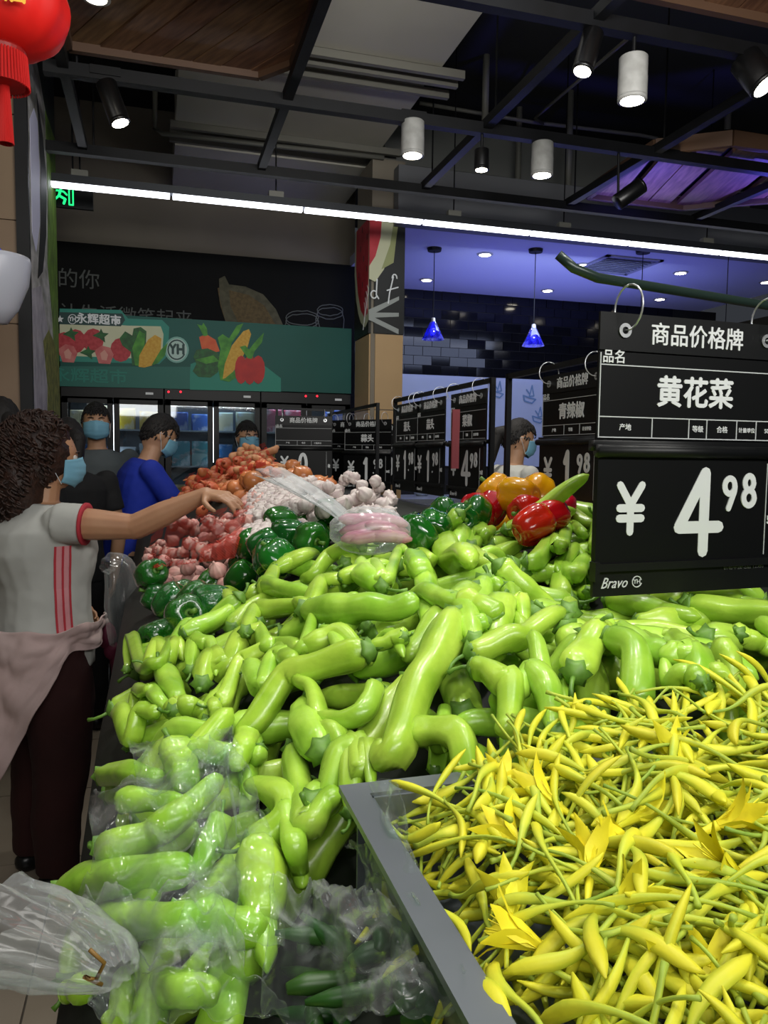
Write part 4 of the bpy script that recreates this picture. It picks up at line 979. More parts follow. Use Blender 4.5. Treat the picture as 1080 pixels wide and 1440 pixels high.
def lie(pts, r, sag=.55):
    """heights for a pepper whose plan-view centre line is pts: bridges over what lies below, bending a little"""
    raw = np.array([hmax(x, y, r*.45)+r*.72 for x, y in pts]); k = len(raw); t = np.linspace(0, 1, k)
    best = None
    for i in range(k):
        for j in range(i+1, k):
            sl = (raw[j]-raw[i])/(t[j]-t[i]); ln = raw[i]+sl*(t-t[i]); ov = np.maximum(raw-ln, 0).sum()*3+np.maximum(ln-raw, 0).sum()
            if ov < (best[0] if best else 9e9): best = (ov, ln)
    return best[1]*(1-sag*.4)+(raw*.5+.25*np.roll(raw, 1)+.25*np.roll(raw, -1) if k > 3 else raw)*0+raw*sag*.4
def resample(pts, n):
    pts = [np.array(p, float) for p in pts]; out = []
    for i in range(n):
        u = i/(n-1)*(len(pts)-1); k = min(int(u), len(pts)-2); f = u-k
        p0 = pts[max(k-1, 0)]; p1 = pts[k]; p2 = pts[k+1]; p3 = pts[min(k+2, len(pts)-1)]
        out.append(.5*((2*p1)+(p2-p0)*f+(2*p0-5*p1+4*p2-p3)*f*f+(3*p1-p0-3*p2+p3)*f**3))
    return out
# filler layer: variants sharing meshes, laid first
VAR = []
for k in range(12):
    L = random.uniform(.13, .19); R = random.uniform(.0195, .0265); bd = random.uniform(-.12, .12); VAR.append((L, R, bd)+pepper_meshes(L, R, bd, 100+k))
def in_tray(x, y): return x > .115 and y < .66
def pep_region(x, y):
    if y < .22 or in_tray(x, y) or x < -.07 or x > 1.32: return False
    if y > ip(x, [-.1, .05, .2, .4, .5, .6, .9, 1.3], [1.52, 1.56, 1.66, 1.62, 1.55, 1.6, 1.72, 1.72]): return False
    return True
REG = []
def region_of(x, y):
    if x < .13 and y < .95: return 0
    if x < .16: return 1
    if y > 1.2: return 5 if x < .36 else (2 if x < .66 else 6)
    if x > .5: return 3 if y < .8 else 7
    return 4
RL = ['light green long pepper lower left in the heap, under the clear bags',
      'light green long pepper along the left edge of the big heap',
      'light green long pepper on the far side, before the knotted milky bag',
      'light green long pepper at the right, directly behind the yellow lily buds',
      'light green long pepper in the middle of the big heap',
      'light green long pepper far back at the left, before the loose dark bell peppers',
      'light green long pepper far back at the right, before the red bell peppers',
      'light green long pepper just beneath the bottom edge of the big price sign']
RG = ['peppers under the clear bags', 'peppers along the left edge', 'peppers before the knotted bag', 'peppers behind the lily buds', 'peppers in the middle of the heap', 'peppers far back at the left', 'peppers far back at the right', 'peppers at the bottom edge of the sign']
npep = 0
def filler(count, top, tries=6000):
    global npep
    c = 0
    for _ in range(tries):
        if c >= count: break
        x = random.uniform(-.07, 1.05); y = random.uniform(.42, 1.75)
        if not pep_region(x, y): continue
        if hmax(x, y, .022) > S(x, y)-top: continue
        L, R, bd, me, ms = random.choice(VAR); a = random.uniform(0, 2*PI)
        if x < .1: a = random.choice((0, PI))+random.gauss(0, .5)
        ca, sa = math.cos(a), math.sin(a); ok = True; pts = []
        for t in (0, .25, .5, .75, 1):
            lx = (t-.5)*L*.85; ly = bd*L*(1-(2*t-1)**2); X = x+lx*ca-ly*sa; Y = y+lx*sa+ly*ca; pts.append((X, Y))
            if in_tray(X+.02, Y-.02) or X < -.09: ok = False
        if not ok: continue
        z = lie(pts, R, 0); sl = (z[-1]-z[0])/(L*.85); pitch = math.atan(sl)
        o = place('long_green_pepper', me, None, (x, y, float(z[2])), (0, -pitch, a)); o.rotation_mode = 'XYZ'
        o.rotation_euler = (Matrix.Rotation(a, 3, 'Z') @ Matrix.Rotation(-pitch, 3, 'Y') @ Matrix.Rotation(random.uniform(-.3, .3), 3, 'X')).to_euler()
        k = region_of(x, y); tag(o, RL[k], 'pepper', RG[k]); place('stem', ms, o)
        for (X, Y), zz in zip(resample(pts, 11), resample([(q, 0) for q in z], 11)): stamp(X, Y, zz[0]-R*.1, R*.9)
        c += 1; npep += 1
    return c
nf1 = filler(135, .045)
# hand-laid top layer: pixel path from stem end to tip, width in pixels at the middle
TOPP = [
 # far rows first
 ([(726, 768), (700, 776), (668, 782)], 24, 0), ([(662, 770), (676, 757), (692, 745)], 28, 0), ([(735, 790), (770, 782), (792, 765), (799, 744)], 26, 0),
 ([(782, 724), (806, 738), (828, 757)], 19, 0), ([(736, 806), (778, 803), (822, 788)], 26, 0), ([(560, 772), (585, 778), (610, 790)], 30, 0),
 ([(546, 795), (525, 797), (498, 802)], 26, 0), ([(513, 793), (470, 800), (425, 813)], 26, 0), ([(375, 803), (398, 806), (424, 812)], 22, 0),
 ([(385, 828), (425, 803), (450, 775), (467, 742)], 22, 'longest pale green pepper pointing up beside the bell peppers, thin and bent'),
 ([(500, 835), (535, 822), (572, 803)], 24, 0), ([(476, 843), (510, 832), (548, 820)], 28, 0), ([(345, 808), (322, 830), (316, 850), (326, 878)], 24, 'arched light green pepper bent over like a hook beside the wrapped dark bell peppers'),
 ([(303, 838), (280, 850), (275, 872), (288, 892)], 20, 'thin curled light green pepper at the left, below the wrapped dark bell peppers'),
 ([(350, 838), (372, 826), (395, 820)], 24, 0), ([(655, 775), (690, 795), (738, 817)], 32, 0), ([(690, 822), (735, 824), (782, 818)], 28, 0), ([(712, 836), (742, 850), (778, 862)], 28, 0),
 ([(800, 862), (792, 835), (785, 805)], 34, 0), ([(610, 740), (632, 780), (662, 824)], 44, 'fat light green pepper standing highest in the heap, tip towards the camera'),
 ([(580, 812), (594, 830), (612, 852)], 36, 0), ([(418, 850), (445, 850), (480, 842)], 28, 0), ([(368, 848), (402, 858), (440, 868)], 30, 0),
 ([(840, 775), (838, 760), (842, 742)], 22, 0), ([(835, 800), (800, 812), (770, 822)], 26, 0), ([(830, 830), (805, 836), (780, 838)], 24, 0),
 # left edge
 ([(205, 878), (238, 868), (276, 866)], 18, 0), ([(188, 902), (235, 897), (282, 886)], 26, 0), ([(192, 922), (232, 915), (274, 903)], 24, 0), ([(178, 944), (205, 936), (240, 925)], 20, 0),
 ([(204, 934), (228, 934), (258, 929)], 24, 0), ([(254, 923), (292, 905), (330, 883)], 30, 0), ([(345, 890), (388, 884), (432, 880)], 26, 0), ([(364, 906), (400, 906), (442, 910)], 24, 0),
 ([(268, 946), (284, 946), (304, 950)], 26, 0), ([(304, 992), (344, 962), (390, 934)], 28, 0), ([(226, 934), (240, 960), (252, 988)], 32, 0), ([(198, 955), (214, 975), (240, 1000)], 22, 0),
 ([(283, 966), (328, 938), (374, 914)], 36, 'light green pepper lying aslant left of the middle, shiny and thick'), ([(345, 978), (376, 966), (412, 948)], 30, 0), ([(178, 975), (196, 972), (214, 968)], 18, 0),
 ([(164, 1004), (190, 1000), (224, 1002)], 28, 0), ([(240, 1000), (262, 992), (288, 1000)], 32, 0), ([(310, 1012), (303, 998), (298, 984)], 18, 0),
 ([(450, 921), (500, 928), (568, 924)], 24, 0),
 # middle
 ([(668, 905), (640, 885), (612, 868), (570, 850)], 36, 0), ([(425, 889), (480, 893), (530, 886), (588, 878)], 46, 'big light green pepper lying level with its curled stem at the left, above the middle'),
 ([(422, 951), (466, 930), (522, 904)], 32, 'light green pepper lying with its stem end turned straight to the camera'), ([(572, 935), (548, 942), (520, 948)], 26, 0),
 ([(366, 1012), (352, 1035), (345, 1062)], 26, 0), ([(525, 955), (450, 975), (390, 995), (330, 1035)], 46, 'large pale green pepper crossing the middle of the heap from right to lower left'),
 ([(150, 1022), (200, 1030), (255, 1028), (322, 1028)], 36, 'long straight light green pepper sticking out over the left edge'),
 ([(705, 862), (700, 890), (688, 932)], 50, 0), ([(740, 860), (722, 864), (704, 870)], 24, 0), ([(645, 885), (672, 892), (702, 906)], 44, 0),
 ([(668, 838), (640, 862), (610, 895), (570, 940)], 46, 'fat light green pepper pointing up and right behind the longest one in the middle'),
 ([(688, 915), (645, 920), (600, 926)], 28, 0), ([(655, 957), (702, 938), (745, 918), (792, 890)], 42, 0),
 ([(470, 1034), (445, 1015), (412, 988)], 30, 0), ([(528, 1000), (515, 1040), (470, 1062), (415, 1045)], 34, 'crescent-shaped light green pepper with a pointed tip, in the middle'),
 ([(430, 1072), (465, 1080), (502, 1086)], 42, 0), ([(270, 1052), (312, 1060), (352, 1065)], 34, 0), ([(350, 1030), (342, 1052), (330, 1080)], 34, 0),
 # right
 ([(890, 878), (950, 872), (1022, 868)], 38, 0), ([(1000, 842), (1040, 850), (1078, 850)], 28, 0), ([(960, 850), (1000, 858), (1042, 862)], 26, 0), ([(1037, 878), (1062, 890), (1090, 905)], 34, 0),
 ([(930, 915), (905, 903), (878, 900)], 36, 0), ([(945, 965), (905, 945), (868, 915)], 42, 'light green pepper with a dark cap pointing right, below the near price sign'), ([(972, 912), (952, 900), (930, 884)], 42, 0),
 ([(995, 898), (1040, 925), (1090, 968)], 44, 0), ([(985, 968), (955, 970), (928, 966)], 44, 0), ([(1010, 935), (1040, 960), (1052, 992)], 46, 0),
 ([(615, 1040), (640, 1043), (670, 1046)], 30, 0), ([(612, 1028), (620, 1042), (626, 1058)], 28, 0), ([(735, 1040), (715, 1010), (694, 978)], 34, 0),
 ([(800, 1012), (772, 975), (745, 940)], 38, 0), ([(790, 1020), (815, 1038), (840, 1052)], 32, 0), ([(815, 1076), (805, 1060), (796, 1042)], 42, 0), ([(780, 1036), (750, 1000), (720, 958)], 40, 'light green pepper hanging down with its stem pointing to the lilies'),
 ([(985, 1012), (960, 1000), (930, 1000)], 34, 0), ([(1042, 1022), (1020, 1008), (1000, 990)], 36, 0), ([(905, 1025), (890, 1010), (880, 990)], 36, 0), ([(860, 900), (835, 915), (830, 940)], 34, 0),
 ([(850, 935), (890, 960), (893, 1000), (862, 1052)], 48, 'thick light green pepper curving down behind the yellow buds'), ([(660, 985), (702, 1000), (718, 1040), (705, 1085)], 46, 'bent light green pepper curving down right of the biggest one'),
 ([(806, 985), (824, 948), (845, 912), (872, 872)], 50, 'large pale green pepper standing on its stem end below the big price sign'),
 ([(640, 905), (612, 965), (575, 1030), (530, 1098)], 58, 'biggest light green pepper, long and knobbly, aslant in the middle'),
 ([(575, 1082), (625, 1078), (655, 1100), (665, 1148)], 50, 'bent light green pepper hanging into the corner of the lily tray'),
 # lower left
 ([(245, 1052), (254, 1075), (262, 1102)], 50, 0), ([(142, 1090), (182, 1088), (228, 1094)], 36, 0), ([(170, 1124), (212, 1126), (262, 1132)], 36, 0), ([(492, 1150), (504, 1162), (522, 1172)], 36, 0),
 ([(90, 1308), (150, 1300), (215, 1292), (282, 1292)], 56, 0), ([(300, 1340), (338, 1350), (376, 1368)], 70, 0), ([(280, 1284), (325, 1300), (374, 1312)], 58, 0), ([(360, 1195), (372, 1240), (368, 1296)], 70, 'broad bright green pepper at the lower left of the middle, round and smooth'),
 ([(344, 1192), (398, 1160), (398, 1120), (345, 1102)], 48, 'curved light green pepper under a strip of clear film, lower left'), ([(310, 1150), (295, 1190), (275, 1234)], 38, 0),
 ([(85, 1258), (140, 1240), (205, 1228), (275, 1222)], 58, 0), ([(138, 1192), (200, 1180), (255, 1145), (312, 1090)], 48, 'long light green pepper rising to the right under the clear bags'),
 ([(402, 1130), (412, 1180), (426, 1248)], 34, 0), ([(412, 1050), (420, 1105), (440, 1175), (478, 1240)], 44, 'light green pepper with a thin pointed tip hanging over the dark gap'), ([(435, 1132), (470, 1118), (508, 1094)], 52, 0),
 ([(128, 1384), (110, 1390), (84, 1396)], 42, 'small light green pepper with a brown stem at the lower left corner of the bags'), ([(180, 1378), (165, 1360), (150, 1345)], 34, 0),
 ([(200, 1400), (250, 1390), (300, 1395)], 56, 0), ([(310, 1420), (350, 1400), (385, 1395)], 56, 0)]
hand_pep = []
for idx, (path, w, lab) in enumerate(TOPP):
    ctrl = resample(path, 6); q3 = [onS(px, py) for px, py in ctrl]
    dm = (q3[2]-CAM).dot(FW); R = min(max(w*.5*dm/FPX, .011), .033)
    for it in range(3):
        z = lie([(q.x, q.y) for q in q3], R, .8)
        zt_ = np.array([S(q.x, q.y) for q in q3]); z = np.minimum(z, zt_+np.array([0 if q.x > .5 and q.y > .78 else .035 for q in q3]))
        q3 = [RP(px, py, q, float(zz)) for (px, py), q, zz in zip(ctrl, q3, z)]
    c = sum(q3, Vector())/len(q3); body, stm_ = pepper_meshes(0, R, 0, 500+idx, .62, 1.3, [q-c for q in q3])
    o = place('long_green_pepper', body, None, c); k = region_of(c.x, c.y)
    if lab: tag(o, lab, 'pepper')
    else: tag(o, RL[k], 'pepper', RG[k])
    place('stem', stm_, o)
    ln = resample([tuple(q) for q in q3], 13)
    for p in ln: stamp(p[0], p[1], p[2]-R*.1, R*.9)
    npep += 1
nf2 = filler(24, .045, 5000)
bpy.context.view_layer.update()
for o in [q for q in COL.objects if q.name.startswith('long_green_pepper') and .35 < q.location.x < 1.15 and .65 < q.location.y < 1.3]:
    tops = [(r.matrix_world @ v.co) for r in [o]+list(o.children) for v in r.data.vertices]      # settle whatever would poke up before the hanging sign
    ex_ = max([p.z-ip(p.x, [.42, .52, .62], [1.30, 1.29, 1.262]) for p in tops if p.x > .42 and .7 < p.y < 1.14] or [0])
    if ex_ > 0: o.location.z -= min(ex_, .04)
# ================================================================== ROUND PRODUCE
def drop(px, py, r, flat=1.0, sink=.25, fn=None):
    q = onS(px, py, 0, fn)
    for _ in range(2):
        z = hmax(q.x, q.y, r*.4)+r*flat*(1-sink); z = min(z, (fn or S)(q.x, q.y)+.03); q = RP(px, py, q, z)
    stamp(q.x, q.y, q.z-.1*r, r*.9); return q
def bell_mesh(r, seed, m, stem=True, lobes=4):
    rs = random.Random(seed); ph = rs.uniform(0, 6); pr = [(.02, .62), (.16, .60), (.22, .72), (.42, .92), (.75, .88), (.97, .5), (1.0, .1), (.95, -.35), (.82, -.75), (.6, -.98), (.35, -1.0), (.15, -.88), (.02, -.84)]
    w2 = rs.uniform(.05, .1)
    b = MB().lathe([(a*r, z*r*1.02) for a, z in pr], n=32, fn=lambda t, a: (1-.13*(abs(math.cos(lobes*(a+ph)/2))**6)*(1.2-.3*t)+w2*math.cos(2*a+seed)) if .1 < t < .97 else 1)
    s = MB(); s.tube([(0, 0, r*.56), (0, 0, r*.66), (0, 0, r*.74), (0, 0, r*.78)], [r*.38, r*.32, r*.16, r*.12], 10, True, lambda t, a: 1+.2*math.cos(5*a)*(1-t))
    s.tube([(0, 0, r*.72), (r*.03, 0, r*1.0), (r*.14, 0, r*1.25)], [r*.12, r*.1, r*.13], 8)
    return b.mesh('bell_pepper', m, True), s.mesh('stem', stem_m, True)
dg_m = mat('bell_dark_green', '#1c6a1c', .14, col2='#0f4a12', scale=10, rnd=.15, coat=.6); rdp = mat('bell_red', '#c8141a', .14, col2='#a80c12', scale=8, rnd=.08, coat=.6)
yel = mat('bell_yellow', '#f0b010', .2, col2='#e89a08', scale=8, rnd=.05, coat=.4)
WB = [bell_mesh(.041, 50+k, mat('bell_wrapped', '#1c6a1c', .12, col2='#0f4a12', scale=10, rnd=.15, coat=1, bump=1.0, bscale=45)) for k in range(3)]; GB = [bell_mesh(.041, 10+k, dg_m, lobes=3+k % 2) for k in range(4)]; RB = [bell_mesh(.041, 20+k, rdp) for k in range(3)]; YB = [bell_mesh(.042, 30+k, yel) for k in range(3)]
def bell(px, py, variants, r, label, group, name='bell_pepper', sc=1.0, fn=None):
    q = drop(px, py, r, 1, .3, fn); me, ms = random.choice(variants); o = place(name, me, None, q)
    o.rotation_euler = (random.uniform(.5, 1.7), random.uniform(-.5, .5), random.uniform(0, 6.28)); k = r/.041*sc; o.scale = (k, k, k); tag(o, label, 'pepper', group); place('stem', ms, o); return o
# hidden course under the visible ones
for (px, py) in ((215, 850), (245, 850), (280, 848), (230, 868), (270, 866), (250, 880), (350, 800), (400, 790), (440, 770), (470, 760)): drop(px, py+6, .036)
for (px, py) in ((222, 820), (255, 815), (295, 826), (212, 842), (242, 846), (275, 845), (300, 850), (225, 862), (262, 866)):
    bell(px, py, WB, .042, 'dark green bell pepper in clear wrap at the left edge of the heap', 'wrapped dark green bell peppers')
for (px, py) in ((345, 772), (370, 762), (352, 800), (392, 785), (408, 742), (432, 732), (452, 726), (422, 758), (436, 778), (405, 768), (380, 806), (466, 744), (395, 748), (340, 790), (372, 782)):
    bell(px, py, GB, .040, 'dark green bell pepper in the loose pile between the garlic and the light green heap', 'loose dark green bell peppers')
for (px, py) in ((520, 722), (545, 718), (575, 722), (505, 716), (600, 735), (632, 722), (588, 752), (565, 738), (612, 752), (655, 728), (626, 740), (535, 735), (648, 748), (596, 722), (500, 730), (560, 752), (580, 768), (668, 742)):
    bell(px, py, GB, .038, 'dark green bell pepper in the pile behind the bag of red vegetables', 'dark green bell peppers behind the bag')
for (px, py, l) in ((672, 738, 'leftmost red bell pepper, half hidden behind the dark green ones'), (692, 732, 'red bell pepper left of the black sign post'), (742, 742, 'red bell pepper just right of the black sign post, stem towards the camera'), (770, 748, 'wrapped red bell pepper with an upright green stem, right of the post'), (750, 762, 'lowest red bell pepper, half under the light green ones'), (785, 738, 'rightmost red bell pepper, below the smaller price sign')):
    bell(px, py, RB, .040, l, None)
yb = []
for (px, py) in ((700, 712), (728, 716), (752, 712), (706, 690), (735, 694), (750, 698), (718, 700)):
    yb.append(bell(px, py, YB, .044, 'yellow bell pepper packed in the clear bag behind the red ones', 'bagged yellow bell peppers', fn=lambda x, y: S(x, y)+.03))
for (px, py) in ((640, 716), (652, 722), (630, 722)): bell(px, py, YB, .024, 'small yellow bell pepper at the foot of the middle sign row', 'small yellow peppers by the sign post')
# onions
onm = mat('onion_skin', '#c9824a', .35, col2='#b0642e', scale=7, stretch=(4, 4, .6), rnd=.1, coat=.2)
def onion_mesh(seed):
    rs = random.Random(seed); pr = [(.0, 1.25), (.06, 1.2), (.09, 1.05), (.2, .93), (.55, .78), (.88, .4), (1, 0), (.9, -.42), (.6, -.74), (.25, -.9), (.1, -.95), (0, -.93)]
    return MB().lathe([(a*.04, z*.04) for a, z in pr], n=24, fn=lambda t, a: 1+.02*math.cos(9*a+seed)).mesh('onion', onm, True)
ON = [onion_mesh(k) for k in range(3)]
def rnd_at(name, px, py, mlist, r, label, cat, group, tilt=1.0, sc=1, sink=.3):
    q = drop(px, py, r, 1, sink)
    if q.x < -.08 or q.y > 4.9: return None
    o = place(name, random.choice(mlist), None, q); o.rotation_euler = (random.uniform(-tilt, tilt), random.uniform(-tilt, tilt), random.uniform(0, 6.28)); o.scale = (sc,)*3; tag(o, label, cat, group); return o
for (px, py) in ((332, 676), (350, 670), (368, 682), (340, 690), (395, 664), (412, 656), (430, 662), (448, 666), (462, 670), (408, 672), (436, 650), (356, 690), (378, 668), (412, 645), (425, 672), (450, 655)):
    rnd_at('onion', px, py, ON, .04, 'brown onion in the onion pile behind the garlic', 'onion', 'onions behind the garlic')
# ginger / shallots in orange-red nets further back
shm = mat('shallot_skin', '#b85a34', .5, col2='#cf8050', scale=30, rnd=.15, bump=.2); gnm = mat('ginger_skin', '#c8966a', .6, col2='#b07c50', scale=20, rnd=.1, bump=.2)
SHM = []
for k in range(4):
    b = MB(); b.ell((0, 0, 0), (.034, .022, .021), 14, 9, None, lambda v: 1+.1*noise.noise(v*2+Vector((k, 0, 0)))); b.tube([(.03, 0, 0), (.044, .002, .003), (.052, .004, .004)], [.008, .004, .002], 6); SHM.append(b.mesh('shallot', shm, True))
GNM = []
for k in range(4):
    b = MB(); b.caps((-.03, 0, 0), (.03, .005, 0), .018, .016, 10); b.caps((0, 0, 0), (.01, .035, .005), .014, .013, 10); b.caps((-.02, 0, 0), (-.03, -.025, .006), .013, .012, 10); GNM.append(b.mesh('ginger', gnm, True))
def fill_poly(n, poly, fnc, dmin):
    pts = []; xs_ = [p[0] for p in poly]; ys_ = [p[1] for p in poly]; t = 0
    while len(pts) < n and t < n*60:
        t += 1; x = random.uniform(min(xs_), max(xs_)); y = random.uniform(min(ys_), max(ys_)); ins = False
        for i in range(len(poly)):
            (x1, y1), (x2, y2) = poly[i], poly[i-1]
            if (y1 > y) != (y2 > y) and x < (x2-x1)*(y-y1)/(y2-y1)+x1: ins = not ins
        if ins and all((x-a)**2+((y-b)*1.5)**2 > dmin**2 for a, b in pts): pts.append((x, y))
    pts.sort(key=lambda p: p[1])
    for p in pts: fnc(*p)
fill_poly(95, [(236, 698), (258, 670), (300, 648), (330, 628), (372, 624), (388, 640), (390, 668), (330, 668), (300, 690)], lambda x, y: rnd_at('shallot', x, y, SHM, .026, 'orange-brown shallot in the far left pile with red netting', 'shallot', 'shallots in the far left pile', .5, 1.1), 8)
fill_poly(26, [(330, 640), (348, 622), (376, 622), (386, 642), (385, 662), (345, 660)], lambda x, y: rnd_at('ginger_root', x, y, GNM, .026, 'pale ginger root on top of the far pile, before the man with glasses', 'ginger', 'ginger roots on the far pile', .5, 1.1), 9)
# garlic
gar = mat('garlic_white', '#dcd4cc', .5, col2='#c6b4b2', scale=14, stretch=(3, 3, .5), rnd=.07); garp = mat('garlic_pink', '#e6bcae', .5, col2='#d08c84', scale=10, stretch=(3, 3, .5), rnd=.08)
def garlic_mesh(m, seed):
    rs = random.Random(seed); pr = [(.0, 1.22), (.12, 1.2), (.13, 1.05), (.18, .93), (.48, .75), (.85, .35), (1, -.05), (.9, -.45), (.6, -.72), (.3, -.8), (0, -.76)]
    return MB().lathe([(a*.024, z*.024) for a, z in pr], n=30, fn=lambda t, a: 1-.15*abs(math.cos(4.5*a+seed))**5*(1 if t > .3 else .3)).mesh('garlic_bulb', m, True)
GW = [garlic_mesh(gar, k) for k in range(4)]; GP = [garlic_mesh(garp, k) for k in range(4)]
fill_poly(230, [(352, 738), (352, 712), (372, 696), (430, 684), (480, 678), (545, 684), (560, 700), (555, 712), (470, 716), (440, 722), (400, 740), (380, 760), (362, 778), (350, 770)], lambda x, y: rnd_at('garlic_bulb', x, y, GW, .024, 'loose white garlic bulb in the wide pile behind the dark bell peppers', 'garlic', 'loose white garlic bulbs', 1.5, .98), 5.2)
NETB = []
def netb(x, y):
    o = rnd_at('garlic_bulb', x, y, GP, .024, 'pinkish garlic bulb packed in red netting at the left end of the heap', 'garlic', 'garlic bulbs in red nets', 1.5, 1.0)
fill_poly(90, [(200, 768), (212, 752), (240, 738), (262, 722), (300, 712), (345, 706), (372, 716), (356, 738), (345, 770), (318, 800), (290, 806), (262, 800), (215, 795)], netb, 12)
# dark leafy greens in front of the middle sign row
lgm = mat('leaf_dark_green', '#1c4a1c', .4, col2='#123412', scale=20, rnd=.2)
lv = MB(); lvs = []
for i in range(5):
    t = i/4; w = .02*math.sin(PI*min(1, t*.9+.1)); lvs += [(t*.09-.045, -w, .004*math.sin(t*5)), (t*.09-.045, 0, -.004+.008*math.sin(t*4)), (t*.09-.045, w, .004*math.cos(t*4))]
lv.add(lvs, [(3*i+j, 3*i+3+j, 3*i+4+j, 3*i+1+j) for i in range(4) for j in (0, 1)]); lvm = lv.mesh('green_leaf', lgm, True)
def leaf(x, y):
    q = drop(x, y, .014); o = place('green_leaf', lvm, None, q); o.rotation_euler = (random.uniform(-.6, .6), random.uniform(-.6, .6), random.uniform(0, 6.28)); tag(o, 'dark green vegetable leaf lying before the middle sign row', 'leaf', 'loose dark leaves before the middle signs')
fill_poly(46, [(578, 700), (640, 698), (662, 712), (640, 716), (600, 714), (575, 712)], leaf, 3)
# ================================================================== LILY TRAY
tr = empty('lily_tray', (.16, .62, 1.185)); tag(tr, 'grey steel tray with a raised rim holding the yellow lily buds', 'tray')
tmat = mat('tray_grey', '#7d8388', .38, .55, col2='#6e7479', scale=5)
x1_, y0_ = 1.0, -.35
b = MB(); b.bar((0, .011, 0), (0, y0_, 0), .022, .006); b.bar((.011, 0, 0), (x1_, 0, 0), .022, .006); b.bar((x1_, 0, 0), (x1_, y0_, 0), .022, .006); b.bar((0, y0_, 0), (x1_, y0_, 0), .022, .006)
b.build('rim', tmat, tr)
b = MB(); b.box((.012, y0_/2, -.045), (.004, -y0_, .09)); b.box((x1_/2, -.012, -.045), (x1_, .004, .09)); b.box((x1_-.012, y0_/2, -.045), (.004, -y0_, .09)); b.box((x1_/2, y0_+.012, -.045), (x1_, .004, .09)); b.box((x1_/2, y0_/2, -.088), (x1_, -y0_, .004))
b.build('pan', tmat, tr)
def SL(x, y):
    z = 1.165+ip(x, [.16, .25, .4, .55, 1.1], [0, .035, .065, .08, .09])*ip(y, [.25, .4, .55, .62], [.55, .8, 1, .85])
    return z
HL0 = H.copy(); ix0 = int((.17-X0)/CELL); ix1 = int((1.15-X0)/CELL); jy1 = int((.615-Y0)/CELL)
H[ix0:ix1, :jy1] = np.array([[SL(gx_[i], gy_[j])-.042 for j in range(jy1)] for i in range(ix0, ix1)])
def lily_mat(name, stem, tip, mid):
    m = mat(name, tip, .5, rnd=.09, bump=.12, scale=20, spec=.3); nt = m.node_tree; N = nt.nodes; L = nt.links
    hs = [n for n in N if n.type == 'HUE_SAT'][0]; at = N.new('ShaderNodeAttribute'); at.attribute_name = 'grad'
    nz = N.new('ShaderNodeTexNoise'); nz.inputs['Scale'].default_value = 60; tc = [n for n in N if n.type == 'TEX_COORD'][0]; L.new(tc.outputs['Object'], nz.inputs['Vector'])
    ad = N.new('ShaderNodeMath'); ad.operation = 'MULTIPLY_ADD'; ad.inputs[1].default_value = .5; L.new(nz.outputs['Fac'], ad.inputs[0]); L.new(at.outputs['Fac'], ad.inputs[2])
    r = N.new('ShaderNodeValToRGB'); L.new(ad.outputs[0], r.inputs[0]); e = r.color_ramp.elements
    e[0].position = .2; e[0].color = lin(stem); e[1].position = 1.15 if False else 1.0; e[1].color = lin(tip); k = e.new(.62); k.color = lin(mid)
    L.new(r.outputs[0], hs.inputs['Color']); return m
lily = lily_mat('lily_yellow', '#98b040', '#d8d434', '#bfca3a')
lily_g = lily_mat('lily_green', '#7c9e38', '#ccd03e', '#a6bc42')
lily_o = lily_mat('lily_open', '#b4c848', '#e8de2c', '#e0dc34')
def grad(me, x0, x1):
    a = me.attributes.new('grad', 'FLOAT', 'POINT'); a.data.foreach_set('value', [max(0, min(1, (v.co.x-x0)/(x1-x0)-(.22 if (v.index % 9) % 3 == 0 else 0))) for v in me.vertices]); return me
def bud_mesh(seed, fat=1.0, m=lily, L=None):
    rs = random.Random(seed); L = L or rs.uniform(.072, .112); c = rs.uniform(-.22, .22); pts = []; rr = []; n = 13
    for i in range(n+1):
        t = i/n; pts.append(((t-.5)*L, c*L*(1-(2*t-1)**2)*.6, .004*math.sin(t*6+seed)))
        rr.append(ip(t, [0, .03, .35, .5, .68, .85, .96, 1], [.0021, .0016, .0018, .0030, .0045, .0041, .0021, .0006])*fat)
    b = MB().tube(pts, rr, 9, True, lambda t, a: 1+(.14*math.cos(3*a) if t > .4 else 0)); return L, b
BUD = []
for k in range(9):
    L, b = bud_mesh(k, random.choice((.7, .8, .9, 1.05))); BUD.append((L, grad(b.mesh('lily_bud', lily if k % 3 else lily_g, True), -L/2, L/2)))
BIG = []
for k in range(4):
    L, b = bud_mesh(40+k, 1.15, L=.1); BIG.append((L, grad(b.mesh('lily_bud', lily, True), -L/2, L/2)))
def flower_mesh(seed):
    rs = random.Random(seed); b = MB(); b.tube([(-.055, 0, 0), (-.03, .003, 0), (0, 0, 0)], [.002, .0022, .005], 8)
    for k in range(6):
        a = k*PI/3+rs.uniform(-.15, .15); op = rs.uniform(.45, .8) if k % 2 else rs.uniform(.3, .6); vs = []
        for i in range(6):
            t = i/5; x = .052*t*math.cos(op*t); r = .004+.05*t*math.sin(op*t)*1.1; w = .0095*math.sin(PI*min(1, .12+t*.86)); cr = .0015*math.sin(t*12+k)
            for j in (-1, 0, 1): vs.append(Vector((x, (r-(.002 if j else 0))*math.cos(a)-j*w*math.sin(a), (r-(.002 if j else 0)+cr)*math.sin(a)+j*w*math.cos(a))))
        b.add(vs, [(3*i+j, 3*i+3+j, 3*i+4+j, 3*i+1+j) for i in range(5) for j in (0, 1)])
    for k in range(5): b.tube([(0, 0, 0), (.03, .004*math.cos(k*1.3), .004*math.sin(k*1.3)), (.045, .009*math.cos(k*1.3), .009*math.sin(k*1.3))], .0007, 4)
    b.v = [tuple(c*.72 for c in v) for v in b.v]; return grad(b.mesh('open_lily_flower', lily_o, True), -.06, .03)
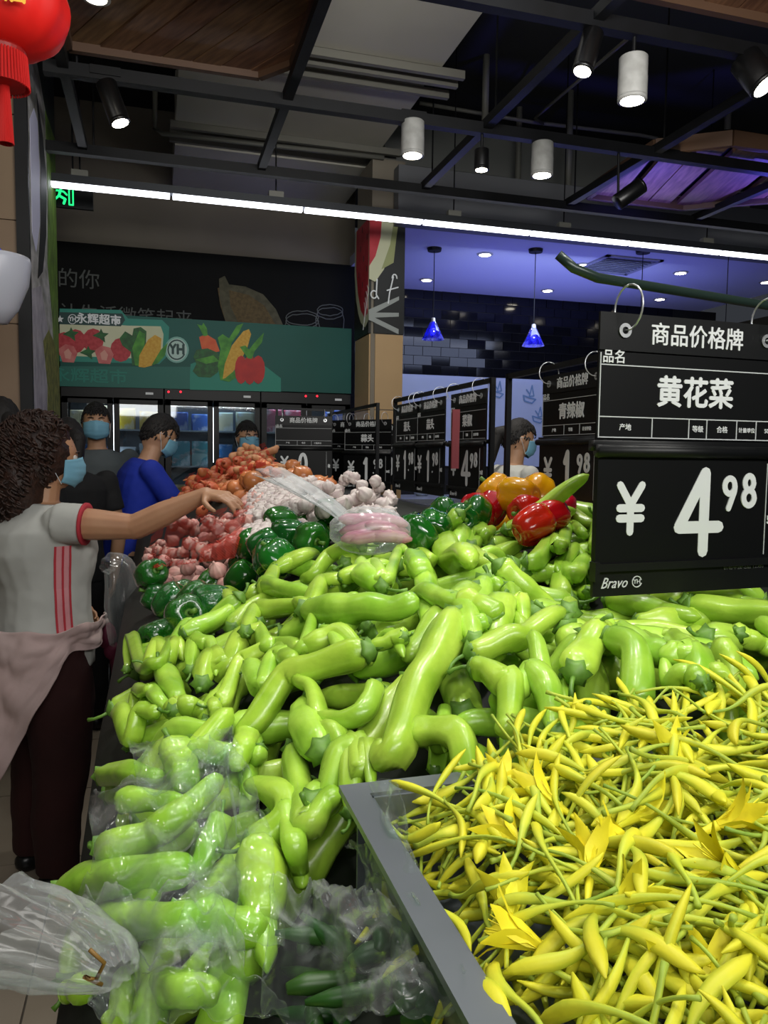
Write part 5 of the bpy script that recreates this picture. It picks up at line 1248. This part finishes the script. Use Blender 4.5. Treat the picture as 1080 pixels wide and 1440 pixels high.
def put_bud(x, y, L, me, sinkl=.0, name='lily_bud', a=None, r=.004, up=0):
    a = random.uniform(0, 2*PI) if a is None else a; ca, sa = math.cos(a), math.sin(a)
    pts = [(x+(t-.5)*L*ca, y+(t-.5)*L*sa) for t in (0, .25, .5, .75, 1)]
    if any(not (.17 < p[0] < 1.14) or p[1] > .64 for p in pts) and random.random() < .75: return None
    raw = [hmax(p[0], p[1], r*.4)+r*.5 for p in pts]; k = max(raw)
    sl = ((raw[4]+raw[3])-(raw[0]+raw[1]))/(1.5*L); z = sum(raw)/5+.35*(k-sum(raw)/5)-sinkl; z = min(z, SL(x, y)+.018+up); pitch = max(-.8, min(.8, math.atan(sl)+random.gauss(0, .12)))
    R3 = Matrix.Rotation(a, 3, 'Z') @ Matrix.Rotation(-pitch, 3, 'Y') @ Matrix.Rotation(random.uniform(0, 6.28), 3, 'X')
    for t in (0, .25, .5, .75, 1): stamp(x+(t-.5)*L*ca, y+(t-.5)*L*sa, z+(t-.5)*L*math.sin(pitch)-.001, r*1.1)
    return (x, y, z), R3
# lower layers joined as stuff, 300 single buds on top
ms = MB(); ml_ = []; gv = []
srcs = [(L, [v.co.copy() for v in me.vertices], [tuple(p.vertices) for p in me.polygons]) for L, me in BUD]
def lpos():
    while True:
        y = random.uniform(.22, .615); x = random.uniform(.175, min(1.1, .30+1.25*y))
        return x, y
for _ in range(1350):
    x, y = lpos(); L, vs, fs = random.choice(srcs); r = put_bud(x, y, L, None)
    if r: pos, R3 = r; ms.add([R3 @ v+Vector(pos) for v in vs], fs); gv += [v.x/L+.5-(.22 if (i_ % 9) % 3 == 0 else 0) for i_, v in enumerate(vs)]
o = ms.build('lily_buds', lily, None, True, kind='stuff'); o.data.attributes.new('grad', 'FLOAT', 'POINT').data.foreach_set('value', gv); tag(o, 'lower layers of yellow-green daylily buds filling the steel tray', 'vegetable')
LBS = ['yellow-green daylily bud on top, nearest the left steel rim', 'yellow-green daylily bud on top at the back, next to the green peppers', 'yellow-green daylily bud on top in the middle of the tray', 'yellow-green daylily bud on top in the right part of the tray']
LBG = ['daylily buds by the left rim', 'daylily buds at the back of the tray', 'daylily buds in the middle of the tray', 'daylily buds in the right part of the tray']
for _ in range(275):
    x, y = lpos(); L, me = random.choice(BUD if random.random() < .88 else BIG); r = put_bud(x, y, L, me)
    if r: o = place('lily_bud', me, None, r[0]); o.rotation_euler = r[1].to_euler(); kq = 0 if r[0][0] < .3 else (1 if r[0][1] > .5 else (2 if r[0][0] < .45 else 3)); tag(o, LBS[kq], 'vegetable', LBG[kq])
FL = [flower_mesh(k) for k in range(4)]
for (px, py, az, l) in ((895, 1150, .3, 'open yellow lily flower facing the camera, upper right part of the tray'), (730, 1185, 1.7, 'open yellow lily flower at the upper left of the tray'), (830, 1230, 1.0, 'open yellow lily flower in the middle of the tray'),
                    (960, 1075, 1.4, 'open yellow lily flower at the back edge under the heap'), (715, 1290, 1.1, 'open yellow lily flower near the left rim of the tray'), (1010, 1160, -.4, 'open yellow lily flower at the right side of the tray'),
                    (760, 1330, 2.5, 'open yellow lily flower near the bottom of the photo'), (700, 1110, .9, 'half-open yellow lily flower beside the bent pepper'), (930, 1330, 4.4, 'open yellow lily flower above the large fat bud at the lower right'), (860, 1290, .2, 'open yellow lily flower lying tilted, lower middle of the tray'), (1040, 1230, 2.9, 'open yellow lily flower at the right edge, middle height of the tray'),
                    (780, 1130, 1.9, 'open yellow lily flower near the back of the tray, left of the largest one'), (1000, 1400, .8, 'open yellow lily flower at the lower right corner'), (900, 1200, 2.4, 'open yellow lily flower just below the largest open one')):
    q = onS(px, py, .012, SL); o = place('open_lily_flower', random.choice(FL), None, q); o.rotation_euler = (Matrix.Rotation(az, 3, 'Z') @ Matrix.Rotation(random.uniform(-.5, .1), 3, 'Y') @ Matrix.Rotation(random.uniform(0, 6), 3, 'X')).to_euler(); tag(o, l, 'flower')
for (pa, pb, l) in (((690, 1065), (740, 1160), 'pointed yellow bud leaning on the bent pepper'), ((1063, 1300), (965, 1430), 'fat yellow bud lying at the lower right'), ((1078, 1015), (1035, 1040), 'pale bud sticking out at the right edge of the heap'), ((1090, 1275), (900, 1220), 'long pale green bud lying level at the right'),
                 ((650, 1330), (720, 1440), 'fat yellow bud near the steel rim at the bottom'), ((845, 1290), (930, 1420), 'pale green bud aslant at the bottom middle'), ((580, 1185), (660, 1150), 'yellow bud over the rim corner of the tray'), ((705, 1130), (670, 1220), 'broad pointed yellow bud below the bent pepper')):
    q0 = onS(*pa, .014, SL); q1 = onS(*pb, .014, SL); L = (q1-q0).length; me = random.choice(BIG)[1]; o = place('lily_bud', me, None, (q0+q1)/2); o.scale = (L/.1, 1, 1)
    o.rotation_euler = (q1-q0).to_track_quat('X', 'Z').to_euler(); tag(o, l, 'vegetable')
# ================================================================== CLEAR FILM, NETS AND BAGS
H = np.maximum(H, HL0*0+BASE)
clear = film('clear_film', base=.008, edge=.40, rough=.09, bump=.6, bscale=22, white=.22)
clear2 = film('milky_film', '#fbfdfd', .16, .7, .2, .4, 20, .7)
def surf(x, y):
    i = min(max(int((x-X0)/CELL), 0), NX-1); j = min(max(int((y-Y0)/CELL), 0), NY-1); i0, i1, j0, j1 = max(0, i-3), i+4, max(0, j-3), j+4
    return float(H[i0:i1, j0:j1].max())
def onH(px, py, lift):
    d = .33
    while d < 6:
        q = P(px, py, d)
        if q.z <= surf(q.x, q.y)+lift: return q
        d *= 1.008
    return q
def sheet(corners, label, m=clear, nu=44, nv=44, lift=.008, crk=.006, freq=18, name='plastic_bag', double=True, cat='bag', gather=None, minz=None):
    """crumpled film lying over what is under it; corners in pixels: top-left, top-right, bottom-right, bottom-left"""
    a, b_, c, d = [Vector(q) for q in corners]; vs = []; fs = []
    sdv = Vector((random.uniform(0, 50), random.uniform(0, 50), 0)); hs = np.zeros((nv+1, nu+1)); pxs = {}
    for i in range(nv+1):
        for j in range(nu+1):
            u = j/nu; v = i/nv; e = .03*math.sin(v*9+sdv.x)*(1-2*abs(u-.5))
            p = (a*(1-u)+b_*u)*(1-v)+(d*(1-u)+c*u)*v
            p = p+Vector((noise.noise(Vector((u*3, v*3, 1))+sdv.to_3d()), noise.noise(Vector((u*3, v*3, 7))+sdv.to_3d())))*(abs(c.y-a.y)+abs(b_.x-a.x))*.09
            q = onH(p.x, p.y, lift); vs.append(q)
    V = np.array([list(v) for v in vs]).reshape(nv+1, nu+1, 3)
    for _ in range(5):
        Z = V.copy(); Z[1:-1, 1:-1] = (V[1:-1, 1:-1]*2+V[:-2, 1:-1]+V[2:, 1:-1]+V[1:-1, :-2]+V[1:-1, 2:])/6; V = Z
    out = []
    for i in range(nv+1):
        for j in range(nu+1):
            q = Vector(V[i, j]); n1 = abs(noise.noise(Vector((q.x*freq*1.6, q.y*freq*.35, q.z*freq*.5))+sdv.to_3d())); n2 = abs(noise.noise(q*freq*2.3+sdv.to_3d()))
            out.append(q+Vector((0, -.2, 1))*(crk*(1-2.6*n1)+crk*.5*(1-2.6*n2)))
    c0 = sum(out, Vector())/len(out); out = [q-c0 for q in out]
    for i in range(nv):
        for j in range(nu): k = i*(nu+1)+j; fs.append((k, k+nu+1, k+nu+2, k+1))
    o = MB().add(out, fs).build(name, m, None, True, loc=c0); modmesh(o, [('SOLIDIFY', dict(thickness=.0012, offset=0))]) if double else None
    tag(o, label, cat); return o
def cone_bag(pts, radii, label, m=clear, ridges=9, name='plastic_bag', amp=.16, n=40):
    pts = resample([tuple(p) for p in pts], 22); rr = [ip(i/21, np.linspace(0, 1, len(radii)), radii) for i in range(22)]; c0 = Vector(pts[0]); sdd = random.uniform(0, 40)
    b = MB().tube([Vector(p)-c0 for p in pts], rr, n, False, lambda t, a: 1+amp*math.cos(ridges*a+5*t+sdd)+amp*.8*noise.noise(Vector((math.cos(a)*2, math.sin(a)*2, t*6+sdd))), flat=.55)
    o = b.build(name, m, None, True, loc=c0); tag(o, label, 'bag'); return o
sheet([(300, 1040), (345, 1075), (400, 1330), (240, 1330)], 'crumpled clear plastic bag over the curved peppers at the lower left', lift=.012)
sheet([(135, 1120), (320, 1060), (330, 1330), (80, 1340)], 'clear plastic bag pulled over the long peppers at the lower left', lift=.010, crk=.008)
sheet([(105, 1270), (300, 1250), (390, 1440), (140, 1440)], 'crinkled clear plastic bag at the bottom left, brightest with reflections', lift=.014, crk=.011, freq=26, m=film('crinkled_film', base=.03, edge=.6, rough=.09, bump=.9, bscale=34, white=.35))
sheet([(375, 1250), (520, 1270), (650, 1440), (370, 1440)], 'clear plastic bag with dark greens at the bottom centre, left of the tray', lift=.03, crk=.012, freq=24, m=film('crinkled_film2', base=.05, edge=.55, rough=.1, bump=.8, bscale=34, white=.35))
sheet([(480, 1190), (545, 1180), (640, 1400), (560, 1350)], 'clear plastic strip hanging along the steel rim of the lily tray', lift=.02, crk=.008)
sheet([(520, 1100), (565, 1100), (590, 1290), (555, 1280)], 'narrow strip of clear film over the corner of the lily tray', lift=.02, crk=.004, freq=12)
sheet([(185, 1040), (330, 1040), (330, 1120), (190, 1130)], 'small clear bag over the knobbly pepper at the left edge', lift=.008)
q = [P(-25, 1295, .66), P(60, 1322, .63), P(130, 1350, .60), P(165, 1372, .57)]
cone_bag(q, [.052, .045, .032, .014], 'open mouth of a clear bag flaring to the left edge at the bottom', film('crinkled_film3', base=.16, edge=.65, rough=.12, bump=.6, bscale=30, white=.4), 11)
tw = MB(); k0 = P(135, 1378, .565); tw.tube([k0, k0+Vector((.006, 0, .012)), k0+Vector((-.004, 0, .024))], .0016, 6); tw.tube([k0, k0+Vector((-.008, 0, .004)), k0+Vector((.004, .002, -.006))], .0016, 6)
tag(tw.build('twist_tie', mat('tie_brown', '#7a5a20', .6), None, True), 'brown twist tie closing the bag at the lower left corner', 'tie')
# greens in the bag at the bottom centre
gsm = mat('small_greens', '#2f5a1e', .4, col2='#1c3c14', scale=12, rnd=.2); okm = []
for k in range(3): okm.append(MB().tube([(-.03, 0, 0), (-.015, .002, 0), (.01, 0, 0), (.03, -.002, 0)], [.004, .008, .0065, .002], 8).mesh('small_green_pepper', gsm, True))
for (px, py) in [(random.uniform(400, 640), random.uniform(1290, 1440)) for _ in range(46)]:
    if px > 490+(py-1115)*.585-14: continue
    q = drop(px, py, .011); o = place('small_green_pepper', random.choice(okm), None, q); o.rotation_euler = (random.uniform(-.4, .4), random.uniform(-.4, .4), random.uniform(0, 6.28)); tag(o, 'small dark green pepper inside the clear bag at the bottom centre', 'pepper', 'small green peppers in the bottom bag')
# bag of red vegetables with twisted neck
q0 = onH(522, 765, .0); q0 = q0+Vector((0, 0, .012))
rv = mat('red_onion', '#a8506e', .4, col2='#c89aa0', scale=12, stretch=(1, 5, 5), rnd=.12); rvm = [MB().tube([(-.045, 0, 0), (-.03, 0, .001), (0, .002, .002), (.03, 0, .001), (.045, 0, 0)], [.004, .012, .014, .012, .003], 10).mesh('red_radish', rv, True) for _ in range(2)]
axx = (P(572, 765, 1.4)-P(472, 765, 1.4)).normalized()
for k in range(12):
    a, r_ = divmod(k, 4); o = place('red_shallot', rvm[k % 2], None, q0+axx*((r_-1.5)*.016+.01)+Vector((0, .0+.012*a, .002+a*.014)))
    o.rotation_euler = (0, random.uniform(-.2, .2), math.atan2(axx.y, axx.x)+random.uniform(-.35, .35)); tag(o, 'purple-red shallot inside the knotted milky bag', 'shallot', 'red shallots in the knotted bag')
b = MB(); b.ell((0, 0, .012), (.078, .05, .046), 36, 20, None, lambda v: 1+.10*noise.noise(v*2.4)+.05*abs(noise.noise(v*6)))
o = b.build('plastic_bag', clear2, None, True, loc=q0+Vector((0, .012, 0))); o.rotation_euler = (0, 0, math.atan2(axx.y, axx.x)); tag(o, 'milky plastic bag of purple-red shallots resting on the heap', 'bag')
nk_ = [P(492, 742, 1.5), P(478, 722, 1.66), P(440, 696, 1.9), P(405, 676, 2.05), P(378, 664, 2.15)]
MBn = MB().tube([Vector(p)-nk_[0] for p in resample([tuple(p) for p in nk_], 18)], [ip(i/17, [0, .12, .3, .6, 1], [.03, .012, .022, .035, .045]) for i in range(18)], 26, False, lambda t, a: 1+.18*math.cos(7*a+8*t), flat=.35)
no = MBn.build('bag_neck', clear2, o, True); no.matrix_parent_inverse = Matrix(); no.matrix_world = T(nk_[0]); 
bpy.context.view_layer.update(); no.matrix_basis = (o.matrix_basis).inverted() @ T(nk_[0])
# red netting draped over the garlic bulbs
netm = mat('net_red', '#d8402c', .5, col2='#c83420', scale=8)
def net(poly_fn, corners, label, step=.010, lift=.002):
    a, b_, c, d = [Vector(q) for q in corners]; b = MB(); nu, nv = 34, 26; G = []
    for i in range(nv+1):
        row = []
        for j in range(nu+1):
            u = j/nu; v = i/nv; p = (a*(1-u)+b_*u)*(1-v)+(d*(1-u)+c*u)*v; row.append(onH(p.x, p.y, lift))
        G.append(row)
    for i in range(nv):
        for j in range(nu):
            for (p, q) in ((G[i][j], G[i+1][j+1]), (G[i][j+1], G[i+1][j])):
                if (p-q).length < .032: b.tube([p, q], .0009, 3, False)
    o = b.build('red_net', netm, None, True); tag(o, label, 'net'); return o
net(None, [(215, 742), (352, 704), (330, 785), (205, 800)], 'red netting stretched over the pinkish garlic bulbs, upper net')
net(None, [(262, 668), (372, 622), (385, 650), (250, 698)], 'red netting over the far shallots before the freezers', lift=.004)
# bag held by the curly-haired woman
hb_ = [P(150, 790, 2.55), P(168, 800, 2.55), P(172, 850, 2.55), P(172, 905, 2.55)]
cone_bag(hb_, [.055, .075, .085, .06], 'empty clear plastic bag held open by the curly-haired woman', clear2 if False else film('bag_film', base=.10, edge=.5, rough=.15, bump=.4, bscale=18, white=.5), 7, amp=.08)
# ================================================================== PRICE SIGNS
board_m = mat('sign_black', '#0d0e0f', .42, col2='#101112', scale=6, spec=.3); face_m = mat('sign_face', '#08090a', .45, spec=.22); ink = mat('sign_ink', '#d9dcdc', .55); line_m = mat('sign_line', '#c2c6c6', .5)
GLY = {  # stroke digits on a 0..1 wide, 0..2 high grid
 '¥': [[(0, 2), (.5, 1.15), (1, 2)], [(.5, 1.15), (.5, 0)], [(.0, 1.02), (1, 1.02)], [(.0, .58), (1, .58)]],
 '4': [[(.62, 0), (.62, 2), (.0, .62), (1.0, .62)]], '1': [[(.25, 1.55), (.55, 2), (.55, 0)]],
 '9': [[(.85, 1.45)]+[(.5+.38*math.cos(a*PI/8), 1.45+.5*math.sin(a*PI/8)) for a in range(0, 17)]+[(.85, 1.1), (.45, 0)]],
 '8': [[(.5+.34*math.cos(a*PI/8), 1.5+.45*math.sin(a*PI/8)) for a in range(17)], [(.5+.42*math.cos(a*PI/8), .52+.5*math.sin(a*PI/8)) for a in range(17)]],
 '0': [[(.5+.42*math.cos(a*PI/8), 1+.98*math.sin(a*PI/8)) for a in range(17)]]}
def glyph(ch, x, z, w, h, st, pb, M, th=.0012):
    b = MB()
    for pl in GLY[ch]: b.stroke([(x+p[0]*w, z+p[1]*h/2) for p in pl], st, th, M)
    b.build('price_digit', ink, pb)
def price_sign(loc, yaw, roll, name, price, label, group=None, pitch=0, detail=True, back=False, small='500克', w=.36):
    """local origin at the top middle, face towards local -Y"""
    e = empty('price_sign', loc); e.rotation_euler = (Matrix.Rotation(yaw, 3, 'Z') @ Matrix.Rotation(pitch, 3, 'X') @ Matrix.Rotation(roll, 3, 'Y')).to_euler(); tag(e, label, 'sign', group); h = w/2
    hdp = MB().box((0, 0, -.028), (w, .004, .056)).build('header_strip', board_m, e)
    if not back or True:
        text('商品价格牌', .036, 'lettering', ink, hdp, T((0, -.0026, -.030)), bold=.009)
    gro = MB().lathe([(.0055, 0), (.010, .0), (.011, .003), (.0055, .003)], n=18).mesh('grommet', chrome)
    for sx in (-1, 1):
        place('grommet', gro, hdp, (sx*(h-.043), -.002, -.026), (PI/2, 0, 0))
        MB().tube([(sx*(h-.043)-.003*sx, .004+.034*math.sin(t*PI/10)-.010, -.026+.034+.034*math.cos(t*PI/10)) for t in range(21)], .0016, 6).build('ring', chrome, e, True)
    MB().box((0, .004, -.20), (w-.004, .003, .40)).build('back_plate', board_m, e)
    card = MB().box((0, .001, -.124), (w, .004, .13)).build('name_card', face_m, e)
    b = MB(); fy = -.0013
    for z in (-.078, -.156, -.187): b.box((0, fy, z), (w-.004, .0012, .0016))
    for x in (.0, .070, .105, .165, .205) if detail else (-.04, .05): b.box((x-h+.10 if detail else x, fy, -.1715), (.0016, .0012, .030))
    b.box((-h+.003, fy, -.124), (.0016, .0012, .128)); b.build('rules', line_m, card)
    text('品名', .021, 'lettering', ink, card, T((-h+.026, fy-.001, -.067)), bold=.008)
    if name: text(name, .050, 'lettering', ink, card, T((.0, fy-.001, -.118)), bold=.018)
    if detail:
        for s_, x in (('产地', -h+.05), ('等级', -h+.187), ('合格', -h+.235), ('计量单位', -h+.285)): text(s_, .011 if len(s_) < 4 else .0085, 'small_lettering', ink, card, T((x, fy-.001, -.172)), bold=.006)
        text('500克', .010, 'small_lettering', ink, card, T((h-.026, fy-.001, -.172)), bold=.006)
    else:
        for s_, x in (('产地', -.10), ('等级', .0), ('计量单位', .09)): text(s_, .012, 'small_lettering', ink, card, T((x, fy-.001, -.172)), bold=.006)
    b = MB(); b.tube([(-h-.006, -.012, -.208), (h+.006, -.012, -.208)], .010, 12); b.box((0, 0, -.200), (w+.012, .02, .016)); b.build('ledge', board_m, e, True)
    pb = MB().box((0, -.004, -.30), (w, .008, .165)).build('price_board', face_m, e)
    b = MB(); M = T((0, -.0085, 0)); z0 = -.338
    if price:
        i0, dec = price; glyph('¥', -h+.040, -.332, .040, .072, .0125, pb, M); glyph(i0, -.028, -.366, .078 if i0 == '4' else .05, .125, .0195, pb, M)
        if dec and len(dec) > 1:
            MB().stroke([(.055, -.328), (.0555, -.328)], .009, .0012, M).build('decimal_point', ink, pb); glyph(dec[0], .056, -.298, .027, .050, .0100, pb, M); glyph(dec[1], .096, -.294, .026, .050, .0100, pb, M)
        text(small, .018 if len(small) > 2 else .026, 'lettering', ink, pb, T((h-.017, -.009, -.318)), bold=.03, sx=.6)
        MB().box((h-.034, -.0085, -.30), (.0014, .001, .15)).build('divider', line_m, pb)
    b = MB(); b.box((0, -.006, -.386), (w+.004, .016, .012)); b.box((0, -.001, -.41), (w, .006, .044)); b.box((-h, -.008, -.392), (.008, .016, .03)); b.build('lower_rail', board_m, e)
    lw2 = e
    text('Bravo', .024, 'script_lettering', ink, e, T((-h+.037, -.0048, -.412)), shear=.45, sx=.85); text('YH', .010, 'logo_letters', ink, e, T((-h+.080, -.0048, -.411)), bold=.006)
    b = MB(); b.stroke(arc(-h+.080, -.411, .0085, .0085, 20, 340, 14), .0014, .001, T((0, -.0042, 0)), 5); b.build('logo_ring', ink, e)
    if detail: text('价格举报电话 12358', .0095, 'small_lettering', mat('faint_ink', '#5a5c5c', .6), e, T((h-.07, -.0048, -.395)))
    return e
# --- near big sign
lt = P(844, 434, 1.15); yw = math.radians(2.6)
dx = Vector((math.cos(yw), math.sin(yw), 0))
price_sign(lt+dx*.18+Vector((0, 0, -.004)), yw, 0, '黄花菜', ('4', '98'), 'nearest big black price sign reading 4.98 for yellow lily buds', detail=True)
grn = mat('rail_green_black', '#24332d', .32, .2)
ra = P(785, 358, 1.13); rb = P(818, 387, 1.13); rc = P(1080, 430, 1.36); rdv = (rc-rb)
tag(MB().tube([ra, ra*.35+rb*.65, rb*.93+rc*.07, rc, rc+rdv*1.3], .0075, 12).build('sign_rail', grn, None, True), 'thick dark green hanging rail with a bent-up end above the near sign', 'rail')
# --- side rail frames at x = 1.2
XR = 1.21; RZ_ = 1.757
def frame(y0, y1, zf, label, posts=(1, 1)):
    e = empty('sign_stand', (XR, (y0+y1)/2, 1.3)); tag(e, label, 'stand'); b = (y0+y1)/2
    MB().bar((0, y0-b, RZ_-1.3), (0, y1-b, RZ_-1.3), .018).build('top_rail', black_metal, e)
    for k, y in enumerate((y0, y1)):
        if posts[k]: MB().bar((0, y-b, zf-1.3), (0, y-b, RZ_-1.3+.009), .018, up=(0, 1, 0)).build('post', black_metal, e)
    return e
pst = PX(716, 520, XR)
frame(.2, pst.y, 1.2, 'black square-tube frame of the nearer 1.98 sign, post among the red bell peppers')
m1 = PX(693, 540, XR).y; m2 = PX(556, 572, XR).y
frame(m1, m2, 1.18, 'black square-tube sign frame of the middle row with three price signs')
n1 = PX(543, 578, XR+.05).y; n2 = PX(472, 588, XR+.05).y
frame(n1, n2, 1.2, 'black square-tube sign frame of the far row above the garlic')
def side_sign(xl, xr, name, price, label, off=-.02, dz=-.03, yawx=0, X=XR, small='500克'):
    a = PX(xl, 560, X+off).y; b = PX(xr, 560, X+off).y; c = (a+b)/2; w_ = abs(a-b)/math.cos(yawx) if yawx else .3
    return price_sign((X+off, c, RZ_+dz), -PI/2+yawx, 0, name, price, label, detail=False, small=small)
# faces look towards -X (to the aisle): local -Y -> -X  means yaw = -90 deg
side_sign(768, 846, '青辣椒', ('1', '98'), 'black price sign reading 1.98, partly behind the near big sign')
side_sign(632, 688, '菜椒', ('4', '98'), 'right sign of the middle row, black, reading 4.98')
side_sign(585, 630, '蒜头', ('1', '98'), 'middle sign of the middle row, black, reading 1.98')
side_sign(558, 590, '葱头', ('1', '98'), 'left sign of the middle row, black, narrow and overlapped, reading 1.98')
def far_sign(px, py, d, yaw, name, price, label, small='500克'):
    return price_sign(P(px, py, d), yaw, 0, name, price, label, detail=False, small=small)
far_sign(517, 590, 4.75, math.radians(-52), '蒜头', ('1', '98'), 'right sign of the far row, black, reading 1.98')
far_sign(494, 591, 5.05, math.radians(-52), '', ('0', ''), 'second sign of the far row, black, showing a zero, half hidden')
far_sign(478, 591, 5.45, math.radians(-58), '姜', ('0', '98'), 'leftmost sign of the far row, black, narrow, beside the blank sign')
far_sign(550, 596, 5.5, math.radians(-30), '', ('0', ''), 'far black sign seen through the gap right of the far row')
far_sign(427, 585, 4.9, math.radians(-12), '', ('0', ''), 'blank black price sign facing the camera before the last freezer', '块')
q1 = P(385, 573, 4.9); q2 = P(470, 578, 4.95)
e = empty('sign_stand', q1); tag(e, 'thin black stand frame carrying the blank price sign', 'stand')
MB().bar((0, 0, 0), q2-q1, .014).build('top_rail', black_metal, e)
for t in (.05, .95): qq = (q2-q1)*t; MB().bar((qq.x, qq.y, -.5), (qq.x, qq.y, 0), .014, up=(0, 1, 0)).build('post', black_metal, e)
tag(MB().box(P(640, 630, 3.0), (.03, .01, .16)).box(P(641, 592, 3.0), (.03, .01, .09)).build('paper_tag', mat('tag_red', '#8c3a40', .6)), 'faded red paper strip between two signs of the middle row', 'tag')
# stand-in edge crate for the far side of the island seen past the red peppers
